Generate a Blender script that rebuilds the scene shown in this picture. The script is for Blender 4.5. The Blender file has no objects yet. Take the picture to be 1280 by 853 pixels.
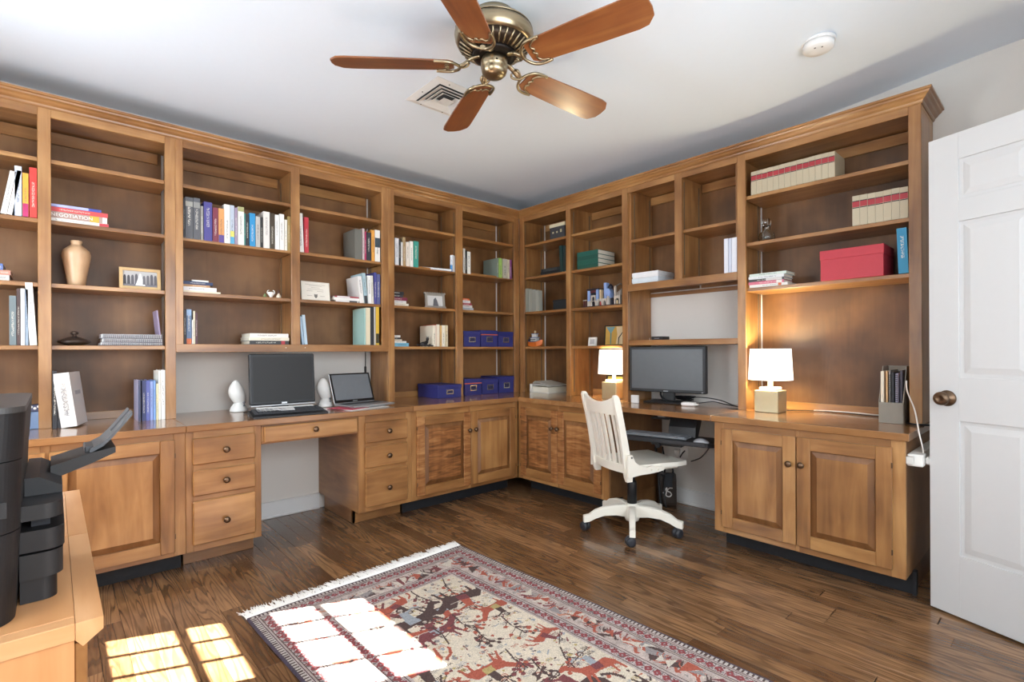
import bpy, math, random
from mathutils import Vector, Matrix, Euler
random.seed(7)
SC = bpy.context.scene
COL = SC.collection
R = math.radians

# ------------------------------------------------------------------ camera
CAM_H, FPX, CY, ROLL, YAW = 1.134, 634.88, 439.07, 0.0044, 0.7345
cam = bpy.data.cameras.new('camera')
cam.sensor_width = 36.0
cam.lens = 36.0 * FPX / 1280
cam.shift_y = (CY - 426.5) / 1280
cam.clip_start = 0.02
camo = bpy.data.objects.new('camera', cam)
COL.objects.link(camo)
camo.location = (0, 0, CAM_H)
camo.rotation_euler = (Matrix.Rotation(-YAW, 3, 'Z') @ Matrix.Rotation(R(90), 3, 'X') @ Matrix.Rotation(-ROLL, 3, 'Z')).to_euler()
SC.camera = camo

# ------------------------------------------------------------------ light
SC.view_settings.view_transform = 'Standard'
SC.view_settings.look = 'None'
SC.view_settings.gamma = 1
SC.view_settings.exposure = 0.74
SC.cycles.use_denoising = True
SC.cycles.max_bounces = 10
SC.cycles.diffuse_bounces = 6
SC.cycles.sample_clamp_indirect = 6
w = bpy.data.worlds.new('sky')
SC.world = w
w.use_nodes = True
w.node_tree.nodes['Background'].inputs[0].default_value = (0.80, 0.90, 1.0, 1)
w.node_tree.nodes['Background'].inputs[1].default_value = 1.6

def lamp(name, kind, loc, energy, color=(1, 1, 1), direction=None, size=None, size_y=None, angle=None):
    l = bpy.data.lights.new(name, kind)
    l.energy = energy
    l.color = color
    if kind == 'AREA':
        l.shape = 'RECTANGLE'
        l.size = size
        l.size_y = size_y or size
    if kind == 'SUN' and angle:
        l.angle = angle
    if kind == 'POINT':
        l.shadow_soft_size = size or .03
    o = bpy.data.objects.new(name, l)
    COL.objects.link(o)
    o.location = loc
    if direction is not None:
        o.rotation_euler = Vector(direction).to_track_quat('-Z', 'Y').to_euler()
    return o

lamp('sun', 'SUN', (-3, 3, 4), 60.0, (1.0, .95, .88), (1, -.41, -1.2), angle=R(.42))
lamp('daylight_west_window', 'AREA', (-.82, 2.5, 1.46), 32, (.86, .94, 1.0), (1, -.1, -.15), .7, 1.1)
lamp('fill_second_west_window', 'AREA', (-.82, .65, 1.46), 14, (.86, .94, 1.0), (1, .25, -.1), 1.0, 1.1)  # fill lamp outside the added second window
lamp('south_fill', 'AREA', (.75, -.62, 1.5), 27, (.9, .96, 1.0), (.1, 1, 0.05), 1.7, 1.2)  # unseen area lamp added as front fill from behind the camera

# ------------------------------------------------------------------ pixel to room
def ray(px, py):
    c, s = math.cos(ROLL), math.sin(ROLL)
    du, dv = px - 640, py - CY
    u, v = (c * du - s * dv) / FPX, (s * du + c * dv) / FPX
    sy, cy = math.sin(YAW), math.cos(YAW)
    return Vector((sy + u * cy, cy - u * sy, -v))
def onY(px, py, Y):
    r = ray(px, py); p = r * (Y / r.y); p.z += CAM_H; return p
def onX(px, py, X):
    r = ray(px, py); p = r * (X / r.x); p.z += CAM_H; return p
def onZ(px, py, Z):
    r = ray(px, py); p = r * ((Z - CAM_H) / r.z); p.z += CAM_H; return p

# ------------------------------------------------------------------ materials
def lin(h):
    h = h.lstrip('#')
    out = []
    for i in (0, 2, 4):
        c = int(h[i:i + 2], 16) / 255
        out.append(c / 12.92 if c <= .04045 else ((c + .055) / 1.055) ** 2.4)
    return (*out, 1)
MC = {}
def newmat(name):
    m = bpy.data.materials.new(name)
    m.use_nodes = True
    nt = m.node_tree
    return m, nt, nt.nodes['Principled BSDF']
def N(nt, t, **k):
    n = nt.nodes.new(t)
    for a, b in k.items():
        setattr(n, a, b)
    return n
def M(hexc, rough=.5, metal=0, name=None, bump=0, bscale=200, coat=0, emit=0, trans=0, var=.06):
    key = (hexc, rough, metal, bump, coat, emit, trans)
    if key in MC:
        return MC[key]
    m, nt, b = newmat(name or 'surface_' + hexc.lstrip('#'))
    c = lin(hexc)
    tc = N(nt, 'ShaderNodeTexCoord')
    nz = N(nt, 'ShaderNodeTexNoise')
    nz.inputs['Scale'].default_value = 30
    nz.inputs['Detail'].default_value = 3
    nt.links.new(tc.outputs['Object'], nz.inputs['Vector'])
    mx = N(nt, 'ShaderNodeMix', data_type='RGBA')
    mx.inputs[6].default_value = tuple(x * (1 - var) for x in c[:3]) + (1,)
    mx.inputs[7].default_value = tuple(min(1, x * (1 + var)) for x in c[:3]) + (1,)
    nt.links.new(nz.outputs['Fac'], mx.inputs[0])
    nt.links.new(mx.outputs[2], b.inputs['Base Color'])
    b.inputs['Roughness'].default_value = rough
    b.inputs['Metallic'].default_value = metal
    if coat:
        b.inputs['Coat Weight'].default_value = coat
        b.inputs['Coat Roughness'].default_value = .15
    if emit:
        b.inputs['Emission Color'].default_value = c
        b.inputs['Emission Strength'].default_value = emit
    if trans:
        b.inputs['Transmission Weight'].default_value = trans
    if bump:
        n2 = N(nt, 'ShaderNodeTexNoise')
        n2.inputs['Scale'].default_value = bscale
        n2.inputs['Detail'].default_value = 4
        nt.links.new(tc.outputs['Object'], n2.inputs['Vector'])
        bp = N(nt, 'ShaderNodeBump')
        bp.inputs['Strength'].default_value = bump
        bp.inputs['Distance'].default_value = .002
        nt.links.new(n2.outputs['Fac'], bp.inputs['Height'])
        nt.links.new(bp.outputs['Normal'], b.inputs['Normal'])
    MC[key] = m
    return m

def wood(name, axis, dark, mid, light, rough=.34, scale=1.0, coat=.25, blotch=.5, curl=0.0, cathedral=0.0, objvar=.12, rings=0.0):
    """stained timber: grain runs along the axis, blotches and optional cross curl"""
    m, nt, b = newmat(name)
    tc = N(nt, 'ShaderNodeTexCoord')
    oi = N(nt, 'ShaderNodeObjectInfo')
    mul = N(nt, 'ShaderNodeMath', operation='MULTIPLY'); mul.inputs[1].default_value = 37.0
    nt.links.new(oi.outputs['Random'], mul.inputs[0])
    add = N(nt, 'ShaderNodeVectorMath', operation='ADD')
    nt.links.new(tc.outputs['Object'], add.inputs[0]); nt.links.new(mul.outputs[0], add.inputs[1])
    mp = N(nt, 'ShaderNodeMapping')
    s = [13.0 * scale] * 3
    s['xyz'.index(axis)] = 1.3 * scale
    mp.inputs['Scale'].default_value = s
    nt.links.new(add.outputs[0], mp.inputs['Vector'])
    n1 = N(nt, 'ShaderNodeTexNoise'); n1.inputs['Scale'].default_value = 1.6; n1.inputs['Detail'].default_value = 7; n1.inputs['Distortion'].default_value = .7
    nt.links.new(mp.outputs[0], n1.inputs['Vector'])
    n2 = N(nt, 'ShaderNodeTexNoise'); n2.inputs['Scale'].default_value = 3.2; n2.inputs['Detail'].default_value = 3
    nt.links.new(add.outputs[0], n2.inputs['Vector'])
    mixf = N(nt, 'ShaderNodeMix'); mixf.inputs[0].default_value = blotch
    nt.links.new(n1.outputs['Fac'], mixf.inputs[2]); nt.links.new(n2.outputs['Fac'], mixf.inputs[3])
    fac = mixf.outputs[0]
    if cathedral:
        mp3 = N(nt, 'ShaderNodeMapping'); s3 = [9.0] * 3; s3['xyz'.index(axis)] = .9; mp3.inputs['Scale'].default_value = s3
        nt.links.new(add.outputs[0], mp3.inputs['Vector'])
        n3 = N(nt, 'ShaderNodeTexNoise'); n3.inputs['Scale'].default_value = 1.0; n3.inputs['Detail'].default_value = 1.5
        nt.links.new(mp3.outputs[0], n3.inputs['Vector'])
        mm = N(nt, 'ShaderNodeMath', operation='MULTIPLY'); mm.inputs[1].default_value = 26.0
        nt.links.new(n3.outputs['Fac'], mm.inputs[0])
        sn = N(nt, 'ShaderNodeMath', operation='SINE'); nt.links.new(mm.outputs[0], sn.inputs[0])
        ma = N(nt, 'ShaderNodeMath', operation='MULTIPLY_ADD'); ma.inputs[1].default_value = .5 ; ma.inputs[2].default_value = .5
        nt.links.new(sn.outputs[0], ma.inputs[0])
        mx3 = N(nt, 'ShaderNodeMix'); mx3.inputs[0].default_value = cathedral
        nt.links.new(fac, mx3.inputs[2]); nt.links.new(ma.outputs[0], mx3.inputs[3]); fac = mx3.outputs[0]
    if curl:
        mp4 = N(nt, 'ShaderNodeMapping'); s4 = [4.0] * 3; s4['xyz'.index(axis)] = 26.0; mp4.inputs['Scale'].default_value = s4
        nt.links.new(add.outputs[0], mp4.inputs['Vector'])
        n4 = N(nt, 'ShaderNodeTexNoise'); n4.inputs['Scale'].default_value = 1.5; n4.inputs['Detail'].default_value = 2; n4.inputs['Distortion'].default_value = 1.2
        nt.links.new(mp4.outputs[0], n4.inputs['Vector'])
        mx4 = N(nt, 'ShaderNodeMix'); mx4.inputs[0].default_value = curl
        nt.links.new(fac, mx4.inputs[2]); nt.links.new(n4.outputs['Fac'], mx4.inputs[3]); fac = mx4.outputs[0]
    ov = N(nt, 'ShaderNodeMath', operation='MULTIPLY_ADD'); ov.inputs[1].default_value = objvar; ov.inputs[2].default_value = -objvar / 2
    nt.links.new(oi.outputs['Random'], ov.inputs[0])
    sm = N(nt, 'ShaderNodeMath', operation='ADD'); nt.links.new(fac, sm.inputs[0]); nt.links.new(ov.outputs[0], sm.inputs[1])
    rp = N(nt, 'ShaderNodeValToRGB')
    e = rp.color_ramp.elements
    e[0].position = .30; e[0].color = lin(dark)
    e[1].position = .70; e[1].color = lin(light)
    k = e.new(.5); k.color = lin(mid)
    nt.links.new(sm.outputs[0], rp.inputs[0])
    outc = rp.outputs[0]
    if rings:
        mp5 = N(nt, 'ShaderNodeMapping'); s5 = [11.0] * 3; s5['xyz'.index(axis)] = .9; mp5.inputs['Scale'].default_value = s5
        nt.links.new(add.outputs[0], mp5.inputs['Vector'])
        n5 = N(nt, 'ShaderNodeTexNoise'); n5.inputs['Scale'].default_value = .9; n5.inputs['Detail'].default_value = 2.5; n5.inputs['Distortion'].default_value = .3
        nt.links.new(mp5.outputs[0], n5.inputs['Vector'])
        m5 = N(nt, 'ShaderNodeMath', operation='MULTIPLY'); m5.inputs[1].default_value = 95.0; nt.links.new(n5.outputs['Fac'], m5.inputs[0])
        s6 = N(nt, 'ShaderNodeMath', operation='SINE'); nt.links.new(m5.outputs[0], s6.inputs[0])
        r6 = N(nt, 'ShaderNodeMapRange'); r6.inputs[1].default_value = .15; r6.inputs[2].default_value = .95; r6.inputs[3].default_value = 0; r6.inputs[4].default_value = rings
        nt.links.new(s6.outputs[0], r6.inputs[0])
        m7 = N(nt, 'ShaderNodeMath', operation='MULTIPLY'); nt.links.new(r6.outputs[0], m7.inputs[0]); nt.links.new(n1.outputs['Fac'], m7.inputs[1])
        d6 = N(nt, 'ShaderNodeMix', data_type='RGBA'); d6.inputs[7].default_value = lin('#2e1d12'); nt.links.new(m7.outputs[0], d6.inputs[0]); nt.links.new(outc, d6.inputs[6]); outc = d6.outputs[2]
    nt.links.new(outc, b.inputs['Base Color'])
    b.inputs['Roughness'].default_value = rough
    b.inputs['Coat Weight'].default_value = coat
    b.inputs['Coat Roughness'].default_value = .18
    bp = N(nt, 'ShaderNodeBump'); bp.inputs['Strength'].default_value = .12; bp.inputs['Distance'].default_value = .001
    nt.links.new(n1.outputs['Fac'], bp.inputs['Height']); nt.links.new(bp.outputs[0], b.inputs['Normal'])
    return m
CABD, CABM, CABL = '#6f4826', '#986a3d', '#b88a55'
WD = {a: wood('cabinet_wood_' + a, a, CABD, CABM, CABL) for a in 'xyz'}
WC = wood('curly_cabinet_wood', 'z', '#52331a', '#946036', '#bb8a58', curl=.6)
WB = wood('shaded_panel_wood', 'z', '#52361d', '#754f2c', '#92683f', rough=.5, coat=.06, blotch=.8, objvar=.25)  # darker copy of the cabinet wood, shade of the bays put into its colour
WT = {a: wood('worktop_wood_' + a, a, '#764d2c', '#94683f', '#ad7f52', rough=.2, coat=.6) for a in 'xy'}
WF = wood('oak_floor', 'y', '#5c3e27', '#785739', '#97704c', rough=.26, scale=2.6, coat=.35, blotch=.5, objvar=.32, rings=.95)
WM = {a: wood('maple_' + a, a, '#c08654', '#cd9664', '#d8a677', rough=.35, blotch=.5) for a in 'xyz'}
WFAN = wood('fan_blade_wood', 'x', '#683a20', '#844d2a', '#9c6538', rough=.3)
WALL = M('#dbd7d1', .85, name='grey_wall_paint', bump=.1, bscale=300, var=.01)
CEIL = M('#e2ecf7', .9, name='white_ceiling_paint', bump=.05, bscale=250, var=.01)
DOORW = M('#cfcfce', .45, name='door_paint', var=.01)
WHITE = M('#e2e2e1', .45, name='white_gloss_paint', var=.01)
CHAIRW = M('#efeadd', .38, name='chair_cream_paint', var=.02)
BLACK = M('#17171a', .45, name='black_plastic')
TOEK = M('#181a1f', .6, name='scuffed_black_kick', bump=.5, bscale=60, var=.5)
PAGES = M('#e6dfcf', .85, name='page_edges')
BRONZE = M('#6d5846', .32, .9, name='aged_bronze')
BRASS = M('#ab9b7e', .3, 1, name='antique_brass')
STEEL = M('#b9b6b0', .35, 1, name='steel')

def cover_mat(name, long_axis):
    """book cloth: colour from the object, rows of small title marks along the spine"""
    m, nt, b = newmat(name)
    oi = N(nt, 'ShaderNodeObjectInfo'); tc = N(nt, 'ShaderNodeTexCoord'); ge = N(nt, 'ShaderNodeNewGeometry')
    sp = N(nt, 'ShaderNodeSeparateXYZ'); nt.links.new(tc.outputs['Generated'], sp.inputs[0])
    nrm = N(nt, 'ShaderNodeVectorTransform', vector_type='NORMAL', convert_from='WORLD', convert_to='OBJECT')
    nt.links.new(ge.outputs['True Normal'], nrm.inputs[0])
    sn = N(nt, 'ShaderNodeSeparateXYZ'); nt.links.new(nrm.outputs[0], sn.inputs[0])
    lo, sh = (sp.outputs['Z'], sp.outputs['X']) if long_axis == 'z' else (sp.outputs['X'], sp.outputs['Z'])
    def mth(op, a, bb=None):
        n = N(nt, 'ShaderNodeMath', operation=op)
        for i, q in enumerate((a, bb)):
            if q is None: continue
            if isinstance(q, (int, float)): n.inputs[i].default_value = q
            else: nt.links.new(q, n.inputs[i])
        return n.outputs[0]
    front = mth('LESS_THAN', sn.outputs['Y'], -.7)
    band = mth('MULTIPLY', mth('GREATER_THAN', sh, .33), mth('LESS_THAN', sh, .67))
    off = mth('MULTIPLY', oi.outputs['Random'], .25)
    lrange = mth('MULTIPLY', mth('GREATER_THAN', lo, mth('ADD', off, .12)), mth('LESS_THAN', lo, mth('ADD', off, .62)))
    cv = N(nt, 'ShaderNodeCombineXYZ'); nt.links.new(mth('MULTIPLY', lo, 62), cv.inputs[0]); nt.links.new(mth('MULTIPLY', sh, 7), cv.inputs[1]); nt.links.new(mth('MULTIPLY', oi.outputs['Random'], 91), cv.inputs[2])
    nz = N(nt, 'ShaderNodeTexNoise'); nz.inputs['Scale'].default_value = 1; nz.inputs['Detail'].default_value = 1; nt.links.new(cv.outputs[0], nz.inputs['Vector'])
    ink = mth('GREATER_THAN', nz.outputs['Fac'], .5)
    fac = mth('MULTIPLY', mth('MULTIPLY', front, band), mth('MULTIPLY', lrange, ink))
    bw = N(nt, 'ShaderNodeRGBToBW'); nt.links.new(oi.outputs['Color'], bw.inputs[0])
    tcol = N(nt, 'ShaderNodeMix', data_type='RGBA'); tcol.inputs[6].default_value = (.75, .72, .62, 1); tcol.inputs[7].default_value = (.06, .06, .08, 1)
    nt.links.new(mth('GREATER_THAN', bw.outputs[0], .32), tcol.inputs[0])
    mx = N(nt, 'ShaderNodeMix', data_type='RGBA'); nt.links.new(mth('MULTIPLY', mth('MULTIPLY', fac, oi.outputs['Alpha']), .62), mx.inputs[0]); nt.links.new(oi.outputs['Color'], mx.inputs[6]); nt.links.new(tcol.outputs[2], mx.inputs[7])
    nt.links.new(mx.outputs[2], b.inputs['Base Color'])
    b.inputs['Roughness'].default_value = .45
    return m
COVV, COVF = cover_mat('book_cover', 'z'), cover_mat('book_cover_flat', 'x')

# ------------------------------------------------------------------ mesh builder
class B:
    def __init__(s): s.v = []; s.f = []; s.sm = []
    def add(s, vs, fs, smooth=False):
        o = len(s.v); s.v += [tuple(p) for p in vs]
        for f in fs: s.f.append([i + o for i in f]); s.sm.append(smooth)
        return s
    def box(s, x0, y0, z0, x1, y1, z1, b=0):
        x0, x1 = min(x0, x1), max(x0, x1); y0, y1 = min(y0, y1), max(y0, y1); z0, z1 = min(z0, z1), max(z0, z1)
        if not b:
            vs = [(x, y, z) for z in (z0, z1) for y in (y0, y1) for x in (x0, x1)]
            return s.add(vs, [(0, 2, 3, 1), (4, 5, 7, 6), (0, 1, 5, 4), (2, 6, 7, 3), (0, 4, 6, 2), (1, 3, 7, 5)])
        b = min(b, (x1 - x0) / 2.01, (y1 - y0) / 2.01, (z1 - z0) / 2.01)
        vs = []; idx = {}
        L = ((x0, x1), (y0, y1), (z0, z1))
        for i in (0, 1):
            for j in (0, 1):
                for k in (0, 1):
                    c = (i, j, k)
                    for ax in range(3):
                        p = []
                        for t in range(3):
                            q = L[t][c[t]]
                            if t != ax: q += b if c[t] == 0 else -b
                            p.append(q)
                        idx[(c, ax)] = len(vs); vs.append(tuple(p))
        fs = []
        for ax in range(3):
            a1, a2 = (ax + 1) % 3, (ax + 2) % 3
            for side in (0, 1):
                q = []
                for (m, n) in ((0, 0), (1, 0), (1, 1), (0, 1)):
                    c = [0, 0, 0]; c[ax] = side; c[a1] = m; c[a2] = n
                    q.append(idx[(tuple(c), ax)])
                fs.append(q if side else q[::-1])
            for m in (0, 1):
                for n in (0, 1):
                    q = []
                    for e, ff in ((0, a1), (0, a2), (1, a2), (1, a1)):
                        c = [0, 0, 0]; c[ax] = e; c[a1] = m; c[a2] = n
                        q.append(idx[(tuple(c), ff)])
                    fs.append(q if (m ^ n) else q[::-1])
        for i in (0, 1):
            for j in (0, 1):
                for k in (0, 1):
                    q = [idx[((i, j, k), t)] for t in range(3)]
                    fs.append(q if (i + j + k) % 2 else q[::-1])
        return s.add(vs, fs)
    def prism(s, poly, axis, a0, a1, smooth=False):
        n = len(poly)
        def P(p, a):
            return {'x': (a, p[0], p[1]), 'y': (p[0], a, p[1]), 'z': (p[0], p[1], a)}[axis]
        vs = [P(p, a0) for p in poly] + [P(p, a1) for p in poly]
        area = sum(poly[i][0] * poly[(i + 1) % n][1] - poly[(i + 1) % n][0] * poly[i][1] for i in range(n))
        ccw = (area > 0) != (axis == 'y')
        fs = [[i, (i + 1) % n, n + (i + 1) % n, n + i] for i in range(n)]
        fs = fs if ccw else [f[::-1] for f in fs]
        s.add(vs, fs, smooth)
        o = len(s.v) - 2 * n
        top, bot = [o + n + i for i in range(n)], [o + i for i in range(n)][::-1]
        for f in (top, bot):
            s.f.append(f if ccw else f[::-1]); s.sm.append(False)
        return s
    def lathe(s, prof, n=20, c=(0, 0, 0), axis='z', smooth=True):
        vs = []; fs = []
        ax = {'z': lambda r, t, h: (c[0] + r * math.cos(t), c[1] + r * math.sin(t), c[2] + h),
              'x': lambda r, t, h: (c[0] + h, c[1] + r * math.cos(t), c[2] + r * math.sin(t)),
              'y': lambda r, t, h: (c[0] + r * math.sin(t), c[1] + h, c[2] + r * math.cos(t))}[axis]
        for (r, h) in prof:
            for i in range(n): vs.append(ax(max(r, 1e-5), 2 * math.pi * i / n, h))
        for k in range(len(prof) - 1):
            for i in range(n):
                fs.append((k * n + i, k * n + (i + 1) % n, (k + 1) * n + (i + 1) % n, (k + 1) * n + i))
        s.add(vs, fs, smooth)
        o = len(s.v) - len(vs)
        s.f.append([o + i for i in range(n)][::-1]); s.sm.append(False)
        s.f.append([o + (len(prof) - 1) * n + i for i in range(n)]); s.sm.append(False)
        return s
    def tube(s, pts, r, n=8, flat=1.0):
        pts = [Vector(p) for p in pts]; vs = []; fs = []
        rr = r if isinstance(r, (list, tuple)) else [r] * len(pts)
        up = Vector((0, 0, 1)); prev = None
        for i, p in enumerate(pts):
            t = (pts[min(i + 1, len(pts) - 1)] - pts[max(i - 1, 0)]).normalized()
            a = prev - t * prev.dot(t) if prev else t.cross(up if abs(t.z) < .9 else Vector((1, 0, 0)))
            a.normalize(); prev = a; bb = t.cross(a)
            for k in range(n):
                q = 2 * math.pi * k / n
                vs.append(p + a * math.cos(q) * rr[i] + bb * math.sin(q) * rr[i] * flat)
        for i in range(len(pts) - 1):
            for k in range(n):
                fs.append((i * n + k, i * n + (k + 1) % n, (i + 1) * n + (k + 1) % n, (i + 1) * n + k))
        s.add(vs, fs, True)
        o = len(s.v) - len(vs)
        s.f.append([o + i for i in range(n)][::-1]); s.sm.append(False)
        s.f.append([o + len(vs) - n + i for i in range(n)]); s.sm.append(False)
        return s
    def sweep(s, rings, closed_ring=True, caps=True, smooth=True):
        n = len(rings[0]); vs = [p for r_ in rings for p in r_]; fs = []
        for i in range(len(rings) - 1):
            for k in range(n if closed_ring else n - 1):
                fs.append((i * n + k, i * n + (k + 1) % n, (i + 1) * n + (k + 1) % n, (i + 1) * n + k))
        s.add(vs, fs, smooth)
        if caps:
            o = len(s.v) - len(vs)
            s.f.append([o + i for i in range(n)][::-1]); s.sm.append(False)
            s.f.append([o + len(vs) - n + i for i in range(n)]); s.sm.append(False)
        return s
    def xf(s, mat):
        s.v = [tuple(mat @ Vector(p)) for p in s.v]; return s
    def obj(s, name, mat, parent=None, local=False):
        me = bpy.data.meshes.new(name)
        off = Vector((0, 0, 0))
        if parent is not None and not local:
            q = parent
            while q is not None: off += q.location; q = q.parent
        me.from_pydata([tuple(Vector(p) - off) for p in s.v] if off.length else s.v, [], s.f)
        me.polygons.foreach_set('use_smooth', s.sm)
        me.materials.append(mat)
        me.update()
        o = bpy.data.objects.new(name, me)
        COL.objects.link(o)
        if parent is not None: o.parent = parent
        return o
def recalc(o):
    import bmesh
    bm = bmesh.new(); bm.from_mesh(o.data); bmesh.ops.recalc_face_normals(bm, faces=bm.faces[:]); bm.to_mesh(o.data); bm.free(); return o
def thing(name, label, cat, loc=(0, 0, 0), rz=0, group=None):
    o = bpy.data.objects.new(name, None); COL.objects.link(o)
    o.empty_display_size = .05
    o.location = loc; o.rotation_euler = (0, 0, rz)
    return tag(o, label, cat, group)
def tag(o, label, cat, group=None):
    o['label'] = label; o['category'] = cat
    if group: o['group'] = group
    return o
def struct(name, b, mat, parent=None):
    o = b.obj(name, mat, parent); o['kind'] = 'structure'; return o
def text_mesh(txt, size, mat, name, parent, matrix):
    cu = bpy.data.curves.new(name, 'FONT'); cu.body = txt; cu.size = size; cu.align_x = 'CENTER'; cu.align_y = 'CENTER'; cu.extrude = .0003
    t = bpy.data.objects.new(name, cu); COL.objects.link(t)
    bpy.context.view_layer.update()
    me = bpy.data.meshes.new_from_object(t.evaluated_get(bpy.context.evaluated_depsgraph_get()))
    bpy.data.objects.remove(t)
    me.materials.clear(); me.materials.append(mat)
    me.transform(matrix)
    o = bpy.data.objects.new(name, me); COL.objects.link(o); o.parent = parent
    return o

class Wall:
    """furniture run: u goes left to right along the run, d goes into the wall"""
    def __init__(s, kind, face, base, counter, toe, wall):
        s.kind, s.face, s.base, s.counter, s.toe, s.wall = kind, face, base, counter, toe, wall
        s.ax = 'x' if kind == 'L' else 'y'
        s.dax = 'y' if kind == 'L' else 'x'
        s.rz = 0 if kind == 'L' else -math.pi / 2
    def P(s, u, d, z): return Vector((u, d, z)) if s.kind == 'L' else Vector((d, -u, z))
    def box(s, b, u0, d0, z0, u1, d1, z1, bev=0):
        p, q = s.P(u0, d0, z0), s.P(u1, d1, z1); return b.box(*p, *q, bev)
    def px(s, x, y, d):
        p = onY(x, y, d) if s.kind == 'L' else onX(x, y, d)
        return (p.x if s.kind == 'L' else -p.y), p.z
LW = Wall('L', 3.394, 3.036, 3.010, 3.163, 3.690)
RW = Wall('R', 3.159, 2.803, 2.779, 2.945, 3.471)
# ------------------------------------------------------------------ room shell
XW, XE, YN, YS, ZC = -.62, 3.471, 3.690, -.40, 2.70
TOP = .762
fl = B().box(XW - .1, YS - 1.2, -.06, XE + .1, YN + .1, -.013)
floor = struct('floor', fl, M('#2a1a12', .9, name='subfloor'))
floor['label'] = 'dark stained oak strip floor running away towards the back bookcases'
pl_me = {}
rng = random.Random(3)
y_cols = 0
PWID = .083
x = XW
col_i = 0
while x < XE:
    y = YS - rng.uniform(0, .9)
    while y < YN:
        ln = rng.choice([.55, .75, .9, 1.1, 1.3, 1.5])
        y1 = min(y + ln, YN)
        y0 = max(y, YS)
        if y1 - y0 > .06:
            key = round(y1 - y0, 2)
            if key not in pl_me:
                b = B().box(-PWID / 2 + .0004, 0, -.013, PWID / 2 - .0004, key - .0008, 0, .0012)
                o = b.obj('plank', WF, floor, local=True); pl_me[key] = o.data
            else:
                o = bpy.data.objects.new('plank', pl_me[key]); COL.objects.link(o); o.parent = floor
            o.location = (min(x + PWID / 2, XE + .03), y0, 0)
        y += ln
    x += PWID; col_i += 1

def ceil_z(y):
    t = min(max((1.3 - y) / 1.2, 0), 1)
    return 2.535 + .095 * t * t * (3 - 2 * t) * .6 + .095 * t * .4
ys = [YS - .1 + .1 * k for k in range(19)] + [YN + .1]
rg = [[(XW - .1, y, ceil_z(y)), (XE + .1, y, ceil_z(y)), (XE + .1, y, 2.76), (XW - .1, y, 2.76)] for y in ys]
recalc(struct('ceiling', B().sweep(rg, smooth=False), CEIL))
struct('wall_north', B().box(XW - .1, YN, 0, XE + .1, YN + .1, ZC), WALL)
struct('wall_east', B().box(XE, YS, 0, XE + .1, YN, ZC), WALL)
WY0, WY1, WZ0, WZ1 = 2.10, 2.99, .88, 2.26
w2 = (.15, 1.15)
b = B()
for (a, c, z0, z1) in ((YS, w2[0], 0, ZC), (w2[0], w2[1], 0, WZ0), (w2[0], w2[1], WZ1, ZC), (w2[1], WY0, 0, ZC), (WY0, WY1, 0, WZ0), (WY0, WY1, WZ1, ZC), (WY1, YN, 0, ZC)):
    b.box(XW - .1, a, z0, XW, c, z1)
struct('wall_west', b, WALL)
b = B()
for (a, c, z0, z1) in ((XW, -.1, 0, ZC), (-.1, 1.6, 0, .85), (-.1, 1.6, 2.15, ZC), (1.6, 1.80, 0, ZC), (1.80, 2.60, 2.06, ZC), (2.60, XE, 0, ZC)):  # wide opening left of the doorway is added for the south fill lamp
    b.box(a, YS - .1, z0, c, YS, z1)
struct('wall_south', b, WALL)
def window(name, y0, y1, g0, g1, bars_y):
    xb = XW - .05
    b = B()
    b.box(xb - .015, y0, WZ0, xb + .015, g0, WZ1); b.box(xb - .015, g1, WZ0, xb + .015, y1, WZ1)
    b.box(xb - .0149, g0, WZ0, xb + .0149, g1, .966); b.box(xb - .0149, g0, 2.076, xb + .0149, g1, WZ1)
    o = struct(name, b, WHITE)
    B().box(xb - .014, g0, 1.44, xb + .014, g1, 1.625).obj('meeting_rail', WHITE, o)
    for (z0, z1) in ((.966, 1.44), (1.625, 2.076)):
        for q in bars_y: B().box(xb - .008, q - .008, z0, xb + .008, q + .008, z1).obj('muntin', WHITE, o)
    for q in (1.26, 1.848): B().box(xb - .010, g0, q - .014, xb + .010, g1, q + .014).obj('muntin', WHITE, o)
window('window_1', WY0, WY1, 2.205, 2.89, (2.743, 2.58, 2.37))
window('fill_window_2', w2[0], w2[1], .2, 1.10, (.38, .56, .74, .92))  # unseen second window, added mainly for its fill and floor bounce
def baseboard(name, wl, u0, u1):
    b = B()
    wl.box(b, u0, wl.wall - .014, 0, u1, wl.wall, .10, .001)
    wl.box(b, u0, wl.wall - .019, .10, u1, wl.wall, .112, .003)
    wl.box(b, u0, wl.wall - .024, 0, u1, wl.wall - .014, .016, .004)
    struct(name, b, WHITE)
baseboard('baseboard_north', LW, .90, 1.43)
baseboard('baseboard_east', RW, -2.10, -1.40)
baseboard('baseboard_east_end', RW, -.48, .36)

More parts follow.
